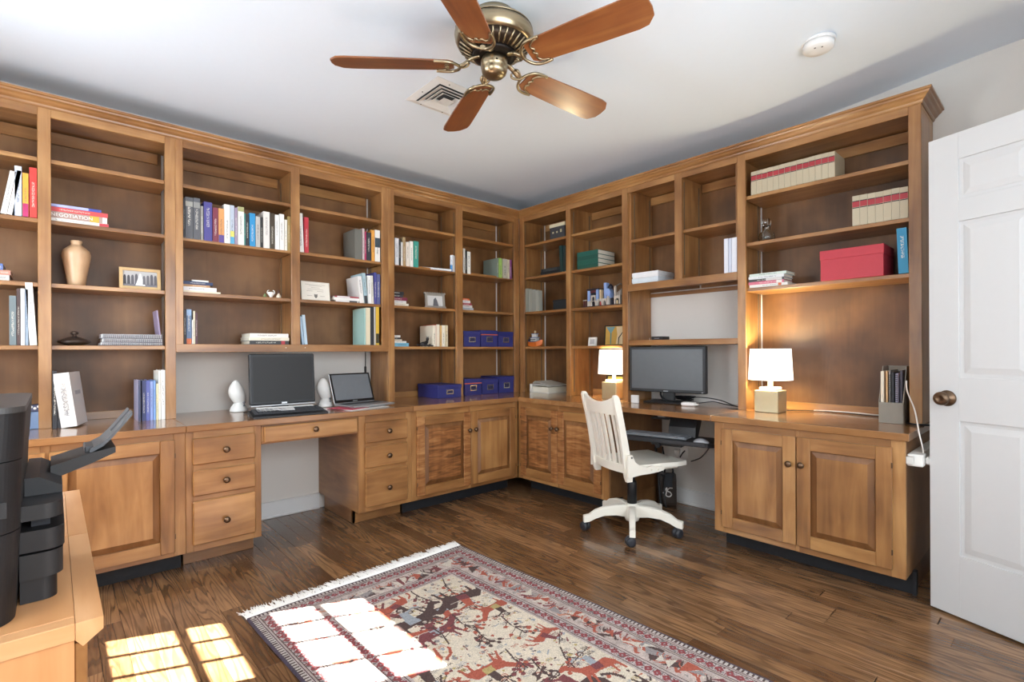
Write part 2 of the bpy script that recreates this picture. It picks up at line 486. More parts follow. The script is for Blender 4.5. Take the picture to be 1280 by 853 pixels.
# ------------------------------------------------------------------ built-in furniture
FT = .019
WBEV = wood('shaded_bevel_wood', 'z', '#5d3a1e', '#7b522e', '#946740')  # darker tone paints shade onto the bevels of the raised panels
STD = M('#6b5b49', .6, 0, name='shelf_standard_metal')
def board(W, name, par, u0, d0, z0, u1, d1, z1, mat=None, bev=.0015):
    ext = {'u': abs(u1 - u0), 'd': abs(d1 - d0), 'z': abs(z1 - z0)}
    big = max(ext, key=ext.get)
    if mat is None:
        mat = WD[W.ax if big == 'u' else W.dax if big == 'd' else 'z']
    b = B(); W.box(b, u0, d0, z0, u1, d1, z1, bev)
    return b.obj(name, mat, par)
def bookcase(W, name, label, u0, u1, stiles, bays, zlow, low_rail=None, open_low=None, top_rail=(2.30, 2.345), ends=(True, True), back_from=None):
    F, K = W.face, W.wall - .004
    t = thing(name, label, 'bookcase', W.P((u0 + u1) / 2, K, zlow))
    for (a, c) in stiles:
        z0 = zlow if (low_rail is None or (a, c) in (open_low or ())) else low_rail[1]
        board(W, 'stile', t, a, F, z0, c, F + FT, top_rail[1])
    for (a, c, sh) in bays:
        board(W, 'top_rail', t, a, F, top_rail[0], c, F + FT, top_rail[1])
        if low_rail: pass
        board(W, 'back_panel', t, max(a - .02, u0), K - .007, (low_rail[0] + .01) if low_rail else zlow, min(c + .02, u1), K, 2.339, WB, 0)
        board(W, 'nailer', t, a, K - .026, 2.255, c, K - .008, 2.315)
        if not low_rail: board(W, 'bottom_cleat', t, a, K - .022, zlow, c, K - .008, zlow + .045)
        for z in sh: board(W, 'shelf', t, max(a - .012, u0 + .0185), F + .021, z - .021, min(c + .012, u1 - .0185), K - .027 if False else K - .008, z)
    if low_rail:
        board(W, 'bottom_rail', t, u0, F - .002, low_rail[0], u1, F + FT - .002, low_rail[1])
        board(W, 'bottom_board', t, u0, F + FT, low_rail[1] - .02, u1, K, low_rail[1])
    board(W, 'top_board', t, u0, F + FT, 2.322, u1, K, 2.34)
    mids = [((stiles[i][0] + stiles[i][1]) / 2) for i in range(1, len(stiles) - 1)]
    parts = [(u0, u0 + .018)] + [(m - .011, m + .011) for m in mids] + [(u1 - .018, u1)]
    for i, (a, c) in enumerate(parts):
        zz = zlow if (low_rail is None) else low_rail[1]
        board(W, 'side_panel', t, a, F + FT, zz, c, K, 2.322)
        for d in (F + .055, K - .05):
            if i > 0: board(W, 'shelf_standard', t, a - .0035, d, zz + .03, a - .0002, d + .009, 2.29, STD, 0)
            if i < len(parts) - 1: board(W, 'shelf_standard', t, c + .0002, d, zz + .03, c + .0035, d + .009, 2.29, STD, 0)
    return t
S4 = [2.10, 1.797, 1.482, 1.172]
bookcase(LW, 'bookcase', 'left wooden bookcase of two bays holding the tan vase and wedding photo', -.60, .513,
         [(-.60, -.525), (-.055, -.006), (.464, .513)], [(-.525, -.055, S4), (-.006, .464, S4)], TOP)
bookcase(LW, 'hutch', 'wooden hutch hung on the wall above the left desk and flat monitor', .513, 1.839,
         [(.513, .55), (1.145, 1.20), (1.787, 1.839)], [(.55, 1.145, S4[:3]), (1.20, 1.787, S4[:3])], 1.135, (1.135, 1.182), open_low=((.513, .55), (1.787, 1.839)))
bookcase(LW, 'bookcase', 'wooden bookcase left of the corner holding the royal blue boxes', 1.839, 3.157,
         [(1.839, 1.888), (2.453, 2.52), (3.099, 3.157)], [(1.888, 2.453, S4), (2.52, 3.099, S4)], TOP)
bookcase(RW, 'bookcase', 'wooden bookcase right of the corner holding the toy boat and toy castle', -3.393, -2.216,
         [(-3.393, -3.333), (-2.826, -2.781), (-2.266, -2.216)], [(-3.333, -2.826, [2.095, 1.80, 1.487, 1.173]), (-2.781, -2.266, [2.097, 1.797, 1.484, 1.173])], TOP)
rh = bookcase(RW, 'hutch', 'wooden hutch bridging over the right monitor with open grey wall below', -2.2155, -1.4035,
         [(-2.2155, -2.2154), (-1.833, -1.778), (-1.4036, -1.4035)], [(-2.2155, -1.833, [1.953]), (-1.778, -1.4035, [1.953])], 1.572, (1.572, 1.622))
board(RW, 'monitor_shelf', rh, -2.2155, RW.face + .004, 1.172, -1.4035, RW.wall - .002, 1.209)
board(RW, 'back_strip', rh, -2.2155, RW.wall - .022, 1.545, -1.4035, RW.wall - .002, 1.572)
bookcase(RW, 'bookcase', 'wooden bookcase at the right end holding the red box and law books', -1.403, -.50,
         [(-1.403, -1.353), (-.551, -.50)], [(-1.353, -.551, [2.083, 1.795, 1.515])], TOP)

# crown moulding on the bookcases
prof = [(-.001, 2.340), (.004, 2.340), (.008, 2.346), (.010, 2.354), (.020, 2.362), (.026, 2.371), (.036, 2.378), (.039, 2.386), (.047, 2.389), (.047, 2.400), (-.001, 2.400)]
Fy, Fx = LW.face, RW.face
cs = [[[(-.60, Fy - o, z), (Fx - o, Fy - o, z), (Fx - o, .50 - o, z), (XE, .50 - o, z)][k] for (o, z) in prof] for k in range(4)]
crown = recalc(B().sweep(cs[:2], smooth=False).obj('crown_moulding', WD['x']))
recalc(B().sweep(cs[1:3], smooth=False).obj('right_run', WD['y'], crown)); recalc(B().sweep(cs[2:], smooth=False).obj('end_return', WD['x'], crown))
tag(crown, 'long wooden crown moulding running along the tops of all the bookcases', 'moulding')

def knob(W, u, d, z, par, r=.0165):
    p = W.P(u, d, z)
    pr = [(.007, 0), (.0065, -.010), (.012, -.014), (r, -.020), (r * .95, -.026), (r * .55, -.030), (.002, -.031)]
    if W.kind == 'L': b = B().lathe(pr, 14, p, 'y')
    else: b = B().lathe(pr, 14, p, 'x')
    return recalc(b.obj('knob', BRONZE, par))
def panel_door(W, par, u0, u1, z0, z1, ku, kz, mat=None, D=None):
    D = D or W.base
    st, f0 = .062, D - .019
    b = B(); W.box(b, u0 + .001, D - .004, z0 + .001, u1 - .001, D - .0005, z1 - .001)
    door = b.obj('door', mat or WD['z'], par)
    for (p0, p1) in ((u0, u0 + st), (u1 - st, u1)):
        b = B(); W.box(b, p0, f0, z0, p1, D - .0038, z1, .003); b.obj('door_stile', mat or WD['z'], door)
    for (p0, p1) in ((z0, z0 + st), (z1 - st, z1)):
        b = B(); W.box(b, u0 + st, f0 + .0003, p0, u1 - st, D - .0038, p1, .002); b.obj('door_rail', WD[W.ax], door)
    a0, a1, c0, c1 = u0 + st, u1 - st, z0 + st, z1 - st
    bw = .030
    o, i_ = [(a0, c0), (a1, c0), (a1, c1), (a0, c1)], [(a0 + bw, c0 + bw), (a1 - bw, c0 + bw), (a1 - bw, c1 - bw), (a0 + bw, c1 - bw)]
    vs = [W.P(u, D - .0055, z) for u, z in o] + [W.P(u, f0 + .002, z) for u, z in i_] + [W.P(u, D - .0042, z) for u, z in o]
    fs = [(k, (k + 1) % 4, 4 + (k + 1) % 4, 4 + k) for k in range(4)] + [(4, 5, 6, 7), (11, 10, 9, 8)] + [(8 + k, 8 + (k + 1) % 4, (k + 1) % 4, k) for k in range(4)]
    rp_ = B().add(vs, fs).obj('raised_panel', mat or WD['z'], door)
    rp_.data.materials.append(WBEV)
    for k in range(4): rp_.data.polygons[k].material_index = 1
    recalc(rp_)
    if ku is not None: knob(W, ku, f0, kz, door)
    for z in (z0 + .08, z1 - .08):
        side = u0 if ku is not None and ku > (u0 + u1) / 2 else u1
        b = B(); W.box(b, side - .003, f0 - .0015, z - .012, side + .003, f0 + .006, z + .012, .001); b.obj('hinge', BRONZE, door)
    return door
def drawer(W, par, u0, u1, z0, z1, ku, kz):
    b = B(); W.box(b, u0, W.base - .018, z0, u1, W.base - .0005, z1, .005)
    d = b.obj('drawer', WD[W.ax], par)
    knob(W, ku, W.base - .018, kz, d)
    return d
def carcass(W, name, label, u0, u1, openings, toe_black=True, ztop=.728, zb=.108, cat='cabinet', toe_in=(0, 0), skirt=False):
    D = W.base
    t = thing(name, label, cat, W.P((u0 + u1) / 2, W.wall, 0))
    cols = sorted(set((o[0], o[1]) for o in openings))
    us = [u0] + [q for c in cols for q in c] + [u1]
    for k in range(0, len(us), 2):
        if us[k + 1] - us[k] > .008: board(W, 'stile', t, us[k], D, zb, us[k + 1], D + FT, ztop)
    for c in cols:
        zs = [zb] + [q for o in sorted(o[2:4] for o in openings if (o[0], o[1]) == c) for q in o] + [ztop]
        for k in range(0, len(zs), 2):
            if zs[k + 1] - zs[k] > .003: board(W, 'rail', t, c[0], D, zs[k], c[1], D + FT, zs[k + 1])
    board(W, 'side_panel', t, u0, D + FT, zb, u0 + .018, W.wall - .002, ztop, WB if skirt else None)  # skirted cabinets take WB here, shade painted into their sides
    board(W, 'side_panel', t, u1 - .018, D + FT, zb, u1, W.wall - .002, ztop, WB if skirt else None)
    board(W, 'bottom_board', t, u0 + .018, D + FT, zb, u1 - .018, W.wall - .002, zb + .018)
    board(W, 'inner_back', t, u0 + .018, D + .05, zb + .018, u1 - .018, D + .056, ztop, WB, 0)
    for (p0, p1) in ((u0, u0 + .018), (u1 - .018, u1)):
        if skirt: board(W, 'side_panel', t, p0, W.toe + .02, .0004, p1, W.wall - .03, zb, WB)
    tk = W.toe if toe_black else D + .155
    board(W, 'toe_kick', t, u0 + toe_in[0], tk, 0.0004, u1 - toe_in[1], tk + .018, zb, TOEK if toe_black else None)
    return t
# left run
c = carcass(LW, 'base_cabinet', 'left wooden base cabinet with raised panel doors beside the printer', -.60, .497, [(-.49, -.045, .14, .692), (-.011, .447, .14, .692)])
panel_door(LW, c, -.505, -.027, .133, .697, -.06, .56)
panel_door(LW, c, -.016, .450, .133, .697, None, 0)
c = carcass(LW, 'drawer_pedestal', 'wooden three drawer pedestal at the left end of the left desk', .498, .857, [(.532, .82, .56, .688), (.532, .82, .40, .52), (.532, .82, .15, .362)], toe_black=False, toe_in=(.012, .0), cat='drawers')
for z0, z1, kz in ((.555, .692, .621), (.394, .524, .46), (.143, .367, .25)): drawer(LW, c, .527, .824, z0, z1, .678, kz)
c = carcass(LW, 'drawer_pedestal', 'wooden three drawer pedestal below the open laptop', 1.430, 1.812, [(1.476, 1.77, .56, .676), (1.476, 1.77, .40, .52), (1.476, 1.77, .15, .36)], toe_black=False, toe_in=(.03, .0), cat='drawers')
for z0, z1, kz in ((.549, .682, .616), (.389, .523, .456), (.138, .366, .247)): drawer(LW, c, 1.470, 1.776, z0, z1, 1.630, kz)
board(LW, 'pedestal_side', c, 1.46, LW.base + .155, .0004, 1.478, LW.wall - .03, .108)
t = thing('pencil_drawer', 'shallow wooden pencil drawer spanning the kneehole under the left monitor', 'drawer', LW.P(1.143, LW.base, .62))
board(LW, 'apron_rail', t, .858, LW.base, .715, 1.429, LW.base + FT, .7275); board(LW, 'apron_rail', t, .858, LW.base, .619, 1.429, LW.base + FT, .636)
board(LW, 'apron_stile', t, .858, LW.base, .636, .873, LW.base + FT, .715); board(LW, 'apron_stile', t, 1.413, LW.base, .636, 1.429, LW.base + FT, .715)
board(LW, 'drawer_box', t, .88, LW.base + FT, .636, 1.41, LW.base + .40, .715)
b = B(); LW.box(b, .869, LW.base - .018, .628, 1.417, LW.base - .0005, .718, .005); d = b.obj('drawer_front', WD['x'], t); knob(LW, 1.15, LW.base - .018, .678, d)
c = carcass(LW, 'base_cabinet', 'wooden base cabinet left of the corner under the blue boxes', 1.813, 2.800, [(1.855, 2.30, .145, .68), (2.32, 2.757, .145, .68)])
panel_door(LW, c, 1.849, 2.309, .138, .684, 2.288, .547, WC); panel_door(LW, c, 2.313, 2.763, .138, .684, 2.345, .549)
# right run
c = carcass(RW, 'base_cabinet', 'wooden base cabinet right of the corner with strongly curled grain', -3.033, -2.125, [(-2.98, -2.595, .148, .68), (-2.585, -2.19, .148, .68)], skirt=True)
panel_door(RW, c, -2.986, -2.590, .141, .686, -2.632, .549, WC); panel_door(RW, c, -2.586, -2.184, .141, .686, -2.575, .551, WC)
c = carcass(RW, 'base_cabinet', 'wooden base cabinet at the right end below the lamp and magazine file', -1.381, -.503, [(-1.327, -.955, .15, .687), (-.938, -.556, .15, .687)], skirt=True)
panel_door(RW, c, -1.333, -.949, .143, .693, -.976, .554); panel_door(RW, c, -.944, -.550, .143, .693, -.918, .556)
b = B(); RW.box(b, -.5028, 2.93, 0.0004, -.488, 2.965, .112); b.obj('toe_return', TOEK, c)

# worktops
def worktop(label, b, ax, loc):
    t = b.obj('worktop', WT[ax]); return tag(t, label, 'worktop')
worktop('wooden worktop of the left bookcase, printer in front of it', B().box(-.60, 3.010, .728, .4975, 3.688, TOP, .003), 'x', 0)
worktop('wooden worktop of the left desk carrying flat monitor and laptop', B().box(.4985, 3.009, .7285, 1.8115, 3.688, TOP - .0005, .003), 'x', 0)
b = B().prism([(1.8125, 3.010), (2.779, 3.010), (2.779, 2.116), (3.469, 2.116), (3.469, 3.688), (1.8125, 3.688)], 'z', .728, TOP)
worktop('L shaped wooden worktop turning the corner under the blue boxes', b, 'x', 0)
worktop('wooden worktop of the right desk carrying the wide monitor', B().box(2.778, 1.391, .7285, 3.469, 2.115, TOP - .0005, .003), 'y', 0)
worktop('wooden worktop at the right end carrying the lamp and magazine file', B().box(2.779, .486, .728, 3.469, 1.390, TOP, .003), 'y', 0)
# ------------------------------------------------------------------ books
ORD = ['first', 'second', 'third', 'fourth', 'fifth', 'sixth', 'seventh', 'eighth', 'ninth', 'tenth', 'eleventh', 'twelfth', 'thirteenth', 'fourteenth', 'fifteenth', 'sixteenth', 'seventeenth', 'eighteenth', 'nineteenth', 'twentieth', 'twenty-first', 'twenty-second', 'twenty-third']
def book_mesh(w, h, d, flat):
    """cover of two boards and a spine; page block set back"""
    b, p, t, r = B(), B(), .0022, .003
    if not flat:
        b.box(0, 0, 0, t, d, h); b.box(w - t, 0, 0, w, d, h); b.box(t, 0, 0, w - t, t, h)
        p.box(t, t, r, w - t, d - r, h - r)
    else:
        b.box(0, 0, 0, w, d, t); b.box(0, 0, h - t, w, d, h); b.box(0, 0, t, w, t, h - t)
        p.box(r, t, t, w - r, d - r, h - t)
    return b, p
def place_book(W, u, d, z, w, h, dep, col, label, group, lean=0, flat=False, bands=(), kind='book', turn=0, soft=False):
    b, p = book_mesh(w, h, dep, flat)
    if lean > 0:
        for q in (b, p): q.v = [(x - w, y, zz) for x, y, zz in q.v]
        u = u + w
    o = b.obj(kind, COVF if flat else COVV, None)
    o.color = lin(col)[:3] + (0.0 if any(q in label for q in ('ledger', 'law book', 'album', 'binder', 'box file', 'folder', 'volume', 'booklet', 'lavender')) else 1.0,)
    tag(o, label, 'book' if kind == 'book' else kind.split('_')[-1], group)
    p.obj('page_block', PAGES, o, local=True)
    x0 = -w if lean > 0 else 0
    for (f0, f1, bc) in bands:
        bb = B()
        if not flat: bb.box(x0 + .0006, -.0005, h * f0, x0 + w - .0006, .0008, h * f1)
        else: bb.box(w * f0, -.0005, .0006, w * f1, .0008, h - .0006)
        bb.obj('spine_band', M(bc, .5), o, local=True)
    o.location = W.P(u, d, z + .0006)
    o.rotation_euler = (0, R(lean), W.rz + R(turn))
    return o
def row(W, z, items, where, group, front=.018, dep=.19, first=0, reverse=False):
    """upright books: (px left, px right, py top, colour, words, options)"""
    d0 = W.face + front
    n = len(items)
    for i, it in enumerate(items):
        a, c, top, col, words = it[:5]
        k = it[5] if len(it) > 5 else {}
        d = d0 + k.get('in', 0)
        ym = 430
        u0, u1 = W.px(a, ym, d)[0], W.px(c, ym, d)[0]
        h = W.px((a + c) / 2, top, d)[1] - z
        lab = k.get('label') or '%s, %s from left %s' % (words, ORD[i + first], where)
        place_book(W, u0 + .0004, d, z, max(u1 - u0 - .0008, .006), h, k.get('dep', dep), col, lab, group, k.get('lean', 0), False, k.get('bands', ()), k.get('kind', 'book'))
def stack(W, z, items, where, group, front=.03, dep=.2):
    """lying books from the bottom up: (px left, px right, thickness, colour, words, options)"""
    zz = z; n = len(items)
    pos = {1: ['only'], 2: ['lower', 'upper'], 3: ['lowest', 'middle', 'topmost']}.get(n) or ['lowest'] + [ORD[i] + ' from bottom' for i in range(1, n - 1)] + ['topmost']
    for i, it in enumerate(items):
        a, c, th, col, words = it[:5]
        k = it[5] if len(it) > 5 else {}
        d = W.face + front + k.get('in', 0)
        u0, u1 = W.px(a, 430, d)[0], W.px(c, 430, d)[0]
        lab = k.get('label') or '%s, %s %s' % (words, pos[i], where)
        place_book(W, u0, d, zz, u1 - u0, th, k.get('dep', dep), col, lab, group, 0, True, k.get('bands', ()), k.get('kind', 'book'), k.get('turn', 0))
        zz += th + .0006
    return zz

# far left bay
row(LW, 1.797, [(1, 9, 212, '#e9e6e0', 'white book leaning right', {'lean': 9}), (9.5, 15.5, 211, '#f0eeea', 'slim white book leaning right', {'lean': 9}), (19, 28, 208, '#c9d2e2', 'pale blue book'),
                (28.8, 36.5, 217, '#e8a53a', 'yellow and magenta book', {'bands': ((0, .3, '#b52a68'),)}), (37.4, 47.2, 210, '#cf3d35', 'red book')], 'on upper shelf of far left bay', 'upright books in the far left bay')
stack(LW, 1.482, [(-6, 12, .026, '#c9c7c2', 'pale grey book'), (-6, 13.6, .022, '#c58a78', 'salmon book'), (-6, 4, .03, '#5a6fa8', 'blue book')], 'of small stack in far left bay', 'lying books in the far left bay')
row(LW, 1.172, [(11.5, 20.5, 370, '#6e7c80', 'grey teal book'), (20.8, 25.4, 361, '#4a3634', 'dark brown book'), (25.8, 31, 361, '#e8e6e2', 'white book'), (31.3, 35.5, 362, '#8fa0b2', 'blue grey book'), (37, 46.5, 354, '#eeece6', 'white leaning book', {'lean': -3})],
    'on lower shelf of far left bay', 'upright books low in the far left bay')
# vase bay
stack(LW, 1.797, [(60, 136.5, .016, '#ece9e2', 'white book with red corner', {'bands': ((.84, 1, '#c2414a'),), 'in': .0}), (60, 134.5, .032, '#a88f86', 'taupe book with capital letter title', {'bands': ((.70, .86, '#c9a93e'), (.92, 1, '#e8e2d8'))}), (60, 135.5, .022, '#cd4a4c', 'coral red book'), (60, 127.5, .014, '#3f4aa0', 'blue paperback', {'bands': ((.05, .75, '#aab0dd'),)})],
      'of stack above the tan vase', 'books stacked above the tan vase')
row(LW, TOP, [(65, 71, 464, '#26262a', 'black book with white title', {'in': -.06}), (71.2, 76, 480, '#3c3d42', 'dark grey book', {'in': -.05})], 'at left on worktop under the lidded pot', 'dark books under the lidded pot')
row(LW, TOP, [(172, 175.5, 476, '#b3b0cc', 'lavender covered box file with dark spine', {'in': -.01, 'bands': ((0, 1, '#3f4660'),)}), (177, 182, 476, '#39406b', 'dark indigo book'), (182.2, 187, 476, '#5a62a4', 'violet blue book'), (187.3, 191, 477, '#8ea0d6', 'periwinkle book'), (191.3, 194.5, 476, '#7ea2d8', 'sky blue book'), (195, 197.5, 480, '#e8e0b4', 'pale yellow slim book'), (197.8, 200.6, 464, '#efece2', 'tall cream book'), (201, 206.3, 463, '#f0eee8', 'tall white book')],
    'in row under the spiral notebooks', 'blue and white books under the spiral notebooks', front=.0)
# bay above the left monitor
row(LW, 1.79, [(229.9, 231.6, 248, '#3a3a3e', 'thin charcoal book'), (232.2, 242, 247, '#55565a', 'dark grey book with pale band', {'bands': ((.78, .9, '#9b9a92'),)}), (242.3, 251, 248, '#58595e', 'grey book with pale band', {'bands': ((.76, .9, '#8b8b86'),)}), (251.3, 254.8, 258, '#8d8b86', 'thin grey book'), (255.5, 266, 253, '#4a4488', 'violet book'), (266.6, 273.4, 260, '#7b3346', 'maroon book'),
               (273.8, 280.8, 261, '#d99a5e', 'orange book with purple foot', {'bands': ((0, .22, '#5b4a8c'),)}), (281, 288.2, 256, '#eae8e2', 'white book with small emblem'), (288.4, 293.6, 257, '#b9c3d2', 'pale blue book with yellow band', {'bands': ((0, .18, '#5aa6cc'), (.18, .33, '#d8d46a'))}), (294, 297.6, 260, '#9a8aa0', 'mauve book'), (298, 305.8, 259, '#e8e6de', 'white book with olive top', {'bands': ((.88, 1, '#a8a874'),)}), (306, 307.4, 267, '#3f8f86', 'thin teal book'),
               (307.7, 312, 268, '#2c2c30', 'black book with white letters'), (312.5, 319.8, 267, '#2f8fc6', 'bright blue book'), (320.2, 326, 271, '#b9b6b0', 'light grey book'), (326.4, 329.4, 272, '#2d2b2c', 'black white book'), (329.8, 337.8, 265, '#e4ded8', 'off white book'), (338.2, 344, 267, '#453a2c', 'black book with gold letters'), (344.4, 349.6, 269, '#efeeea', 'clean white book'), (350, 355.8, 268, '#eceae6', 'white book with black letters'), (356.2, 359.6, 275, '#e6e2d6', 'short ivory book'), (360, 363.4, 271, '#a08a54', 'olive gold book')],
    'in row above left monitor', 'long row of books above the left monitor')
stack(LW, 1.482, [(229, 276, .010, '#e8ddc4', 'cream booklet'), (229, 271, .022, '#e6e6e6', 'white book'), (229, 263, .012, '#b58a5e', 'tan book'), (229, 266.5, .018, '#28365c', 'navy book'), (240, 261, .009, '#dcdad4', 'thin white booklet')],
      'of stack left of the little figurines', 'books stacked left of the figurines')
row(LW, 1.182, [(230, 232.6, 388, '#2a2426', 'black book'), (233, 239.6, 387, '#5a7090', 'blue book with orange foot', {'bands': ((0, .16, '#c9683c'), (.82, 1, '#8ea8c8'))}), (240, 241, 400, '#e2dfd8', 'thin white book'), (241.4, 244.2, 389, '#c9c0a8', 'beige book'), (244.5, 247, 391, '#55303a', 'dark plum book')],
    'at left end just above left desk', 'books at the left end above the left desk')
stack(LW, 1.182, [(312, 361, .024, '#3a3a3c', 'black book with pale letters', {'bands': ((.8, .9, '#b03a44'),)}), (311, 361.5, .019, '#e6e0cc', 'cream and white book'), (312.5, 360.5, .025, '#e9e7e1', 'white book')],
      'of stack right above the flat monitor', 'books stacked above the flat monitor')
# bay above the laptop
row(LW, 1.792, [(373.5, 380.5, 267, '#e9e6e0', 'white book leaning left', {'lean': -2}), (381, 386.5, 272, '#b9313c', 'red book')], 'upper left in bay above laptop', 'books upper left above the laptop')
row(LW, 1.792, [(444, 453, 287, '#6f6f68', 'wide grey ledger book'), (453.4, 456.2, 286, '#c9b4b4', 'thin pinkish book'), (456.4, 458.4, 290, '#b03a64', 'thin magenta book'), (458.8, 464.4, 291, '#33343a', 'black book with white letters'), (464.8, 468.8, 288, '#e0a04a', 'orange edged book'), (469.2, 475.6, 288, '#eceae4', 'white book with picture', {'bands': ((.45, .75, '#3a4a55'),)})],
    'upper right in bay above laptop', 'books upper right above the laptop')
stack(LW, 1.481, [(420, 448, .013, '#e2e0dc', 'white booklet with black marks', {'bands': ((.6, .95, '#4a4a4c'),)}), (417.5, 452, .018, '#eae8e4', 'thick white booklet'), (418.5, 450, .010, '#a34a52', 'red edged booklet', {'bands': ((.1, .6, '#e6dede'),)})], 'right of the certificate', 'booklets right of the certificate')
row(LW, 1.481, [(450.5, 455.5, 346, '#e8e6e2', 'white red panel book leaning left', {'lean': -6}), (456, 460, 342, '#a9c4cc', 'pale blue book leaning left', {'lean': -5, 'bands': ((0, .25, '#3a3c40'),)}), (460.5, 464.8, 345, '#f0efeb', 'white book', {'lean': -2}), (465, 467.6, 345, '#dcd8cc', 'ivory book', {'lean': -2}), (468, 471, 341, '#4b4d92', 'indigo book'), (471.3, 475.5, 343, '#5a5f8e', 'slate violet book')],
    'beside stack right of the certificate', 'upright books right of the certificate')
row(LW, 1.182, [(377.5, 380.4, 396, '#a8c4da', 'thin pale blue binder', {'lean': -5}), (380.8, 384.6, 394, '#bcd4e4', 'pale blue binder', {'lean': -5})], 'leaning just above the laptop bay rail', 'pale blue binders above the laptop')
row(LW, 1.182, [(455.5, 457.2, 386, '#a9cfc8', 'tall mint green folder'), (457.5, 463, 385, '#e2d6b8', 'cream binder'), (463.4, 467.4, 384, '#2c3036', 'black binder with white letters'), (467.6, 469.6, 384, '#c9c6be', 'light grey binder'), (470, 474, 384, '#d8b23c', 'yellow binder with black foot', {'bands': ((.05, .3, '#3a3626'),)})],
    'lower right in bay above laptop', 'binders lower right above the laptop')
# bay with the single blue box
row(LW, 1.785, [(494.3, 499, 298, '#dfe1e6', 'white book'), (499.3, 501.4, 300, '#2e3036', 'thin black book'), (501.8, 504, 303, '#e4e2de', 'thin white book'), (504.2, 507.4, 297, '#a98f6a', 'tan book'), (508, 512.4, 303, '#e6dcd0', 'cream book'), (512.8, 517, 302, '#eceae2', 'ivory book'), (517.3, 523.4, 302, '#3f9a8c', 'green teal book', {'lean': 1})],
    'high in bay with single blue box', 'books high in the bay with one blue box')
stack(LW, 1.785, [(529, 562, .014, '#dfe3e8', 'white and blue book lying flat', {'label': 'white and blue book lying flat left of the upright sky picture book', 'turn': -8})], '', 'lying book')
stack(LW, 1.482, [(489, 511, .017, '#e4dcc8', 'cream book'), (489, 508, .02, '#e2dfda', 'white book'), (489, 509.5, .024, '#7c2f48', 'maroon book'), (489, 504, .02, '#3a3a3e', 'charcoal book'), (489, 505, .022, '#2a2a2e', 'black book')], 'of stack left of the silver frame', 'books stacked left of the silver frame')
stack(LW, 1.172, [(489, 511, .026, '#6fb0cc', 'sky blue book'), (489, 508, .014, '#e6e3dc', 'white book'), (489, 502.5, .013, '#d8cdb8', 'cream book'), (489, 501, .013, '#3c3a3a', 'dark grey book'), (489, 500.5, .016, '#e4e2dc', 'off white book')], 'of stack left of the black figurine', 'books stacked left of the black figurine')
row(LW, 1.172, [(541, 545, 407, '#ece2ce', 'cream book with wide cover'), (545.2, 549.6, 406, '#c9604a', 'cream book with red spine edge', {'bands': ((0, 1, '#eadfca'),)}), (550, 552.2, 407, '#d8b070', 'thin ochre book'), (552.5, 556.4, 407, '#efe9d8', 'ivory book'), (556.8, 560, 407, '#dccfae', 'beige book')], 'right of the black figurine', 'cream books right of the black figurine')
# bay with six blue boxes
row(LW, 1.785, [(579.6, 582, 311, '#d4d2cc', 'thin white book'), (582.2, 584.2, 313, '#26282c', 'thin black book'), (584.6, 588.6, 315, '#e8e7e2', 'white book')], 'left end high above blue boxes', 'books high above the six blue boxes')
row(LW, 1.785, [(621.5, 623.5, 323, '#7e8a80', 'grey green book with wide cover'), (624, 628, 323, '#9fc267', 'lime green book'), (629, 634.5, 324, '#b6b2a2', 'grey beige book'), (634.8, 637.4, 325, '#cfc8ae', 'pale beige book'), (637.7, 640, 325, '#7a3f78', 'purple book')], 'right end high above blue boxes', 'bright books high above the six blue boxes')
stack(LW, 1.482, [(576, 592, .018, '#aab6c4', 'pale blue book'), (576, 590.5, .020, '#d9d6d2', 'white book'), (576, 590, .018, '#a84a56', 'dark pink book'), (576, 588, .021, '#e2dfe0', 'thick white book'), (576, 587, .016, '#d8652e', 'orange book')], 'of stack above the blue boxes', 'books stacked above the six blue boxes')
# right of the corner
stack(RW, 1.80, [(676, 702, .026, '#1d1f22', 'black album'), (677, 701.5, .024, '#26282a', 'charcoal album', {'bands': ((.1, .8, '#3a3c3c'),)})], 'of pair left of leaning green books', 'black albums lying flat')
row(RW, 1.80, [(700.5, 704, 307, '#1f3a38', 'dark green book leaning left', {'lean': -3, 'label': 'dark green album leaning left, beside the flat black albums'}), (704.3, 707.6, 307, '#20302f', 'blackish green book', {'lean': -1, 'label': 'blackish green album at the right, behind the leaning dark green one'})], '', 'dark green albums')
row(RW, 1.487, [(656.8, 660.6, 361, '#8d8f84', 'grey green volume'), (661, 665, 362, '#999a8e', 'light grey green volume'), (665.4, 669.4, 362.5, '#91938a', 'mid grey green volume'), (669.8, 673.6, 363.5, '#9b9c92', 'pale grey green volume', {'lean': -1})], 'of four matching volumes by the corner', 'grey green volumes by the corner', dep=.05)
stack(RW, 1.797, [(722, 748, .034, '#1f5246', 'dark green ledger'), (722, 748, .034, '#225a4c', 'green ledger'), (722, 748, .034, '#1d4e44', 'deep green ledger'), (722, 748, .034, '#245c50', 'bottle green ledger')], 'of stack above the toy castle', 'green ledgers stacked above the toy castle', front=.03, dep=.22)
row(RW, 1.622, [(905.5, 910.5, 298.5, '#dfe1ea', 'white binder with grey edge', {'label': 'left white binder standing above the right monitor nook', 'kind': 'binder'}), (911, 914.6, 298, '#c9cede', 'lavender binder', {'label': 'slim lavender grey binder between the two white binders', 'kind': 'binder'}), (915, 921.8, 297, '#e4e6ee', 'white binder', {'label': 'right white binder touching the stile above the monitor nook', 'kind': 'binder'})], '', 'white binders above the right monitor')
LAWB = ((.62, .80, '#a52f38'), (.80, .83, '#33262a'), (.58, .61, '#33262a'))
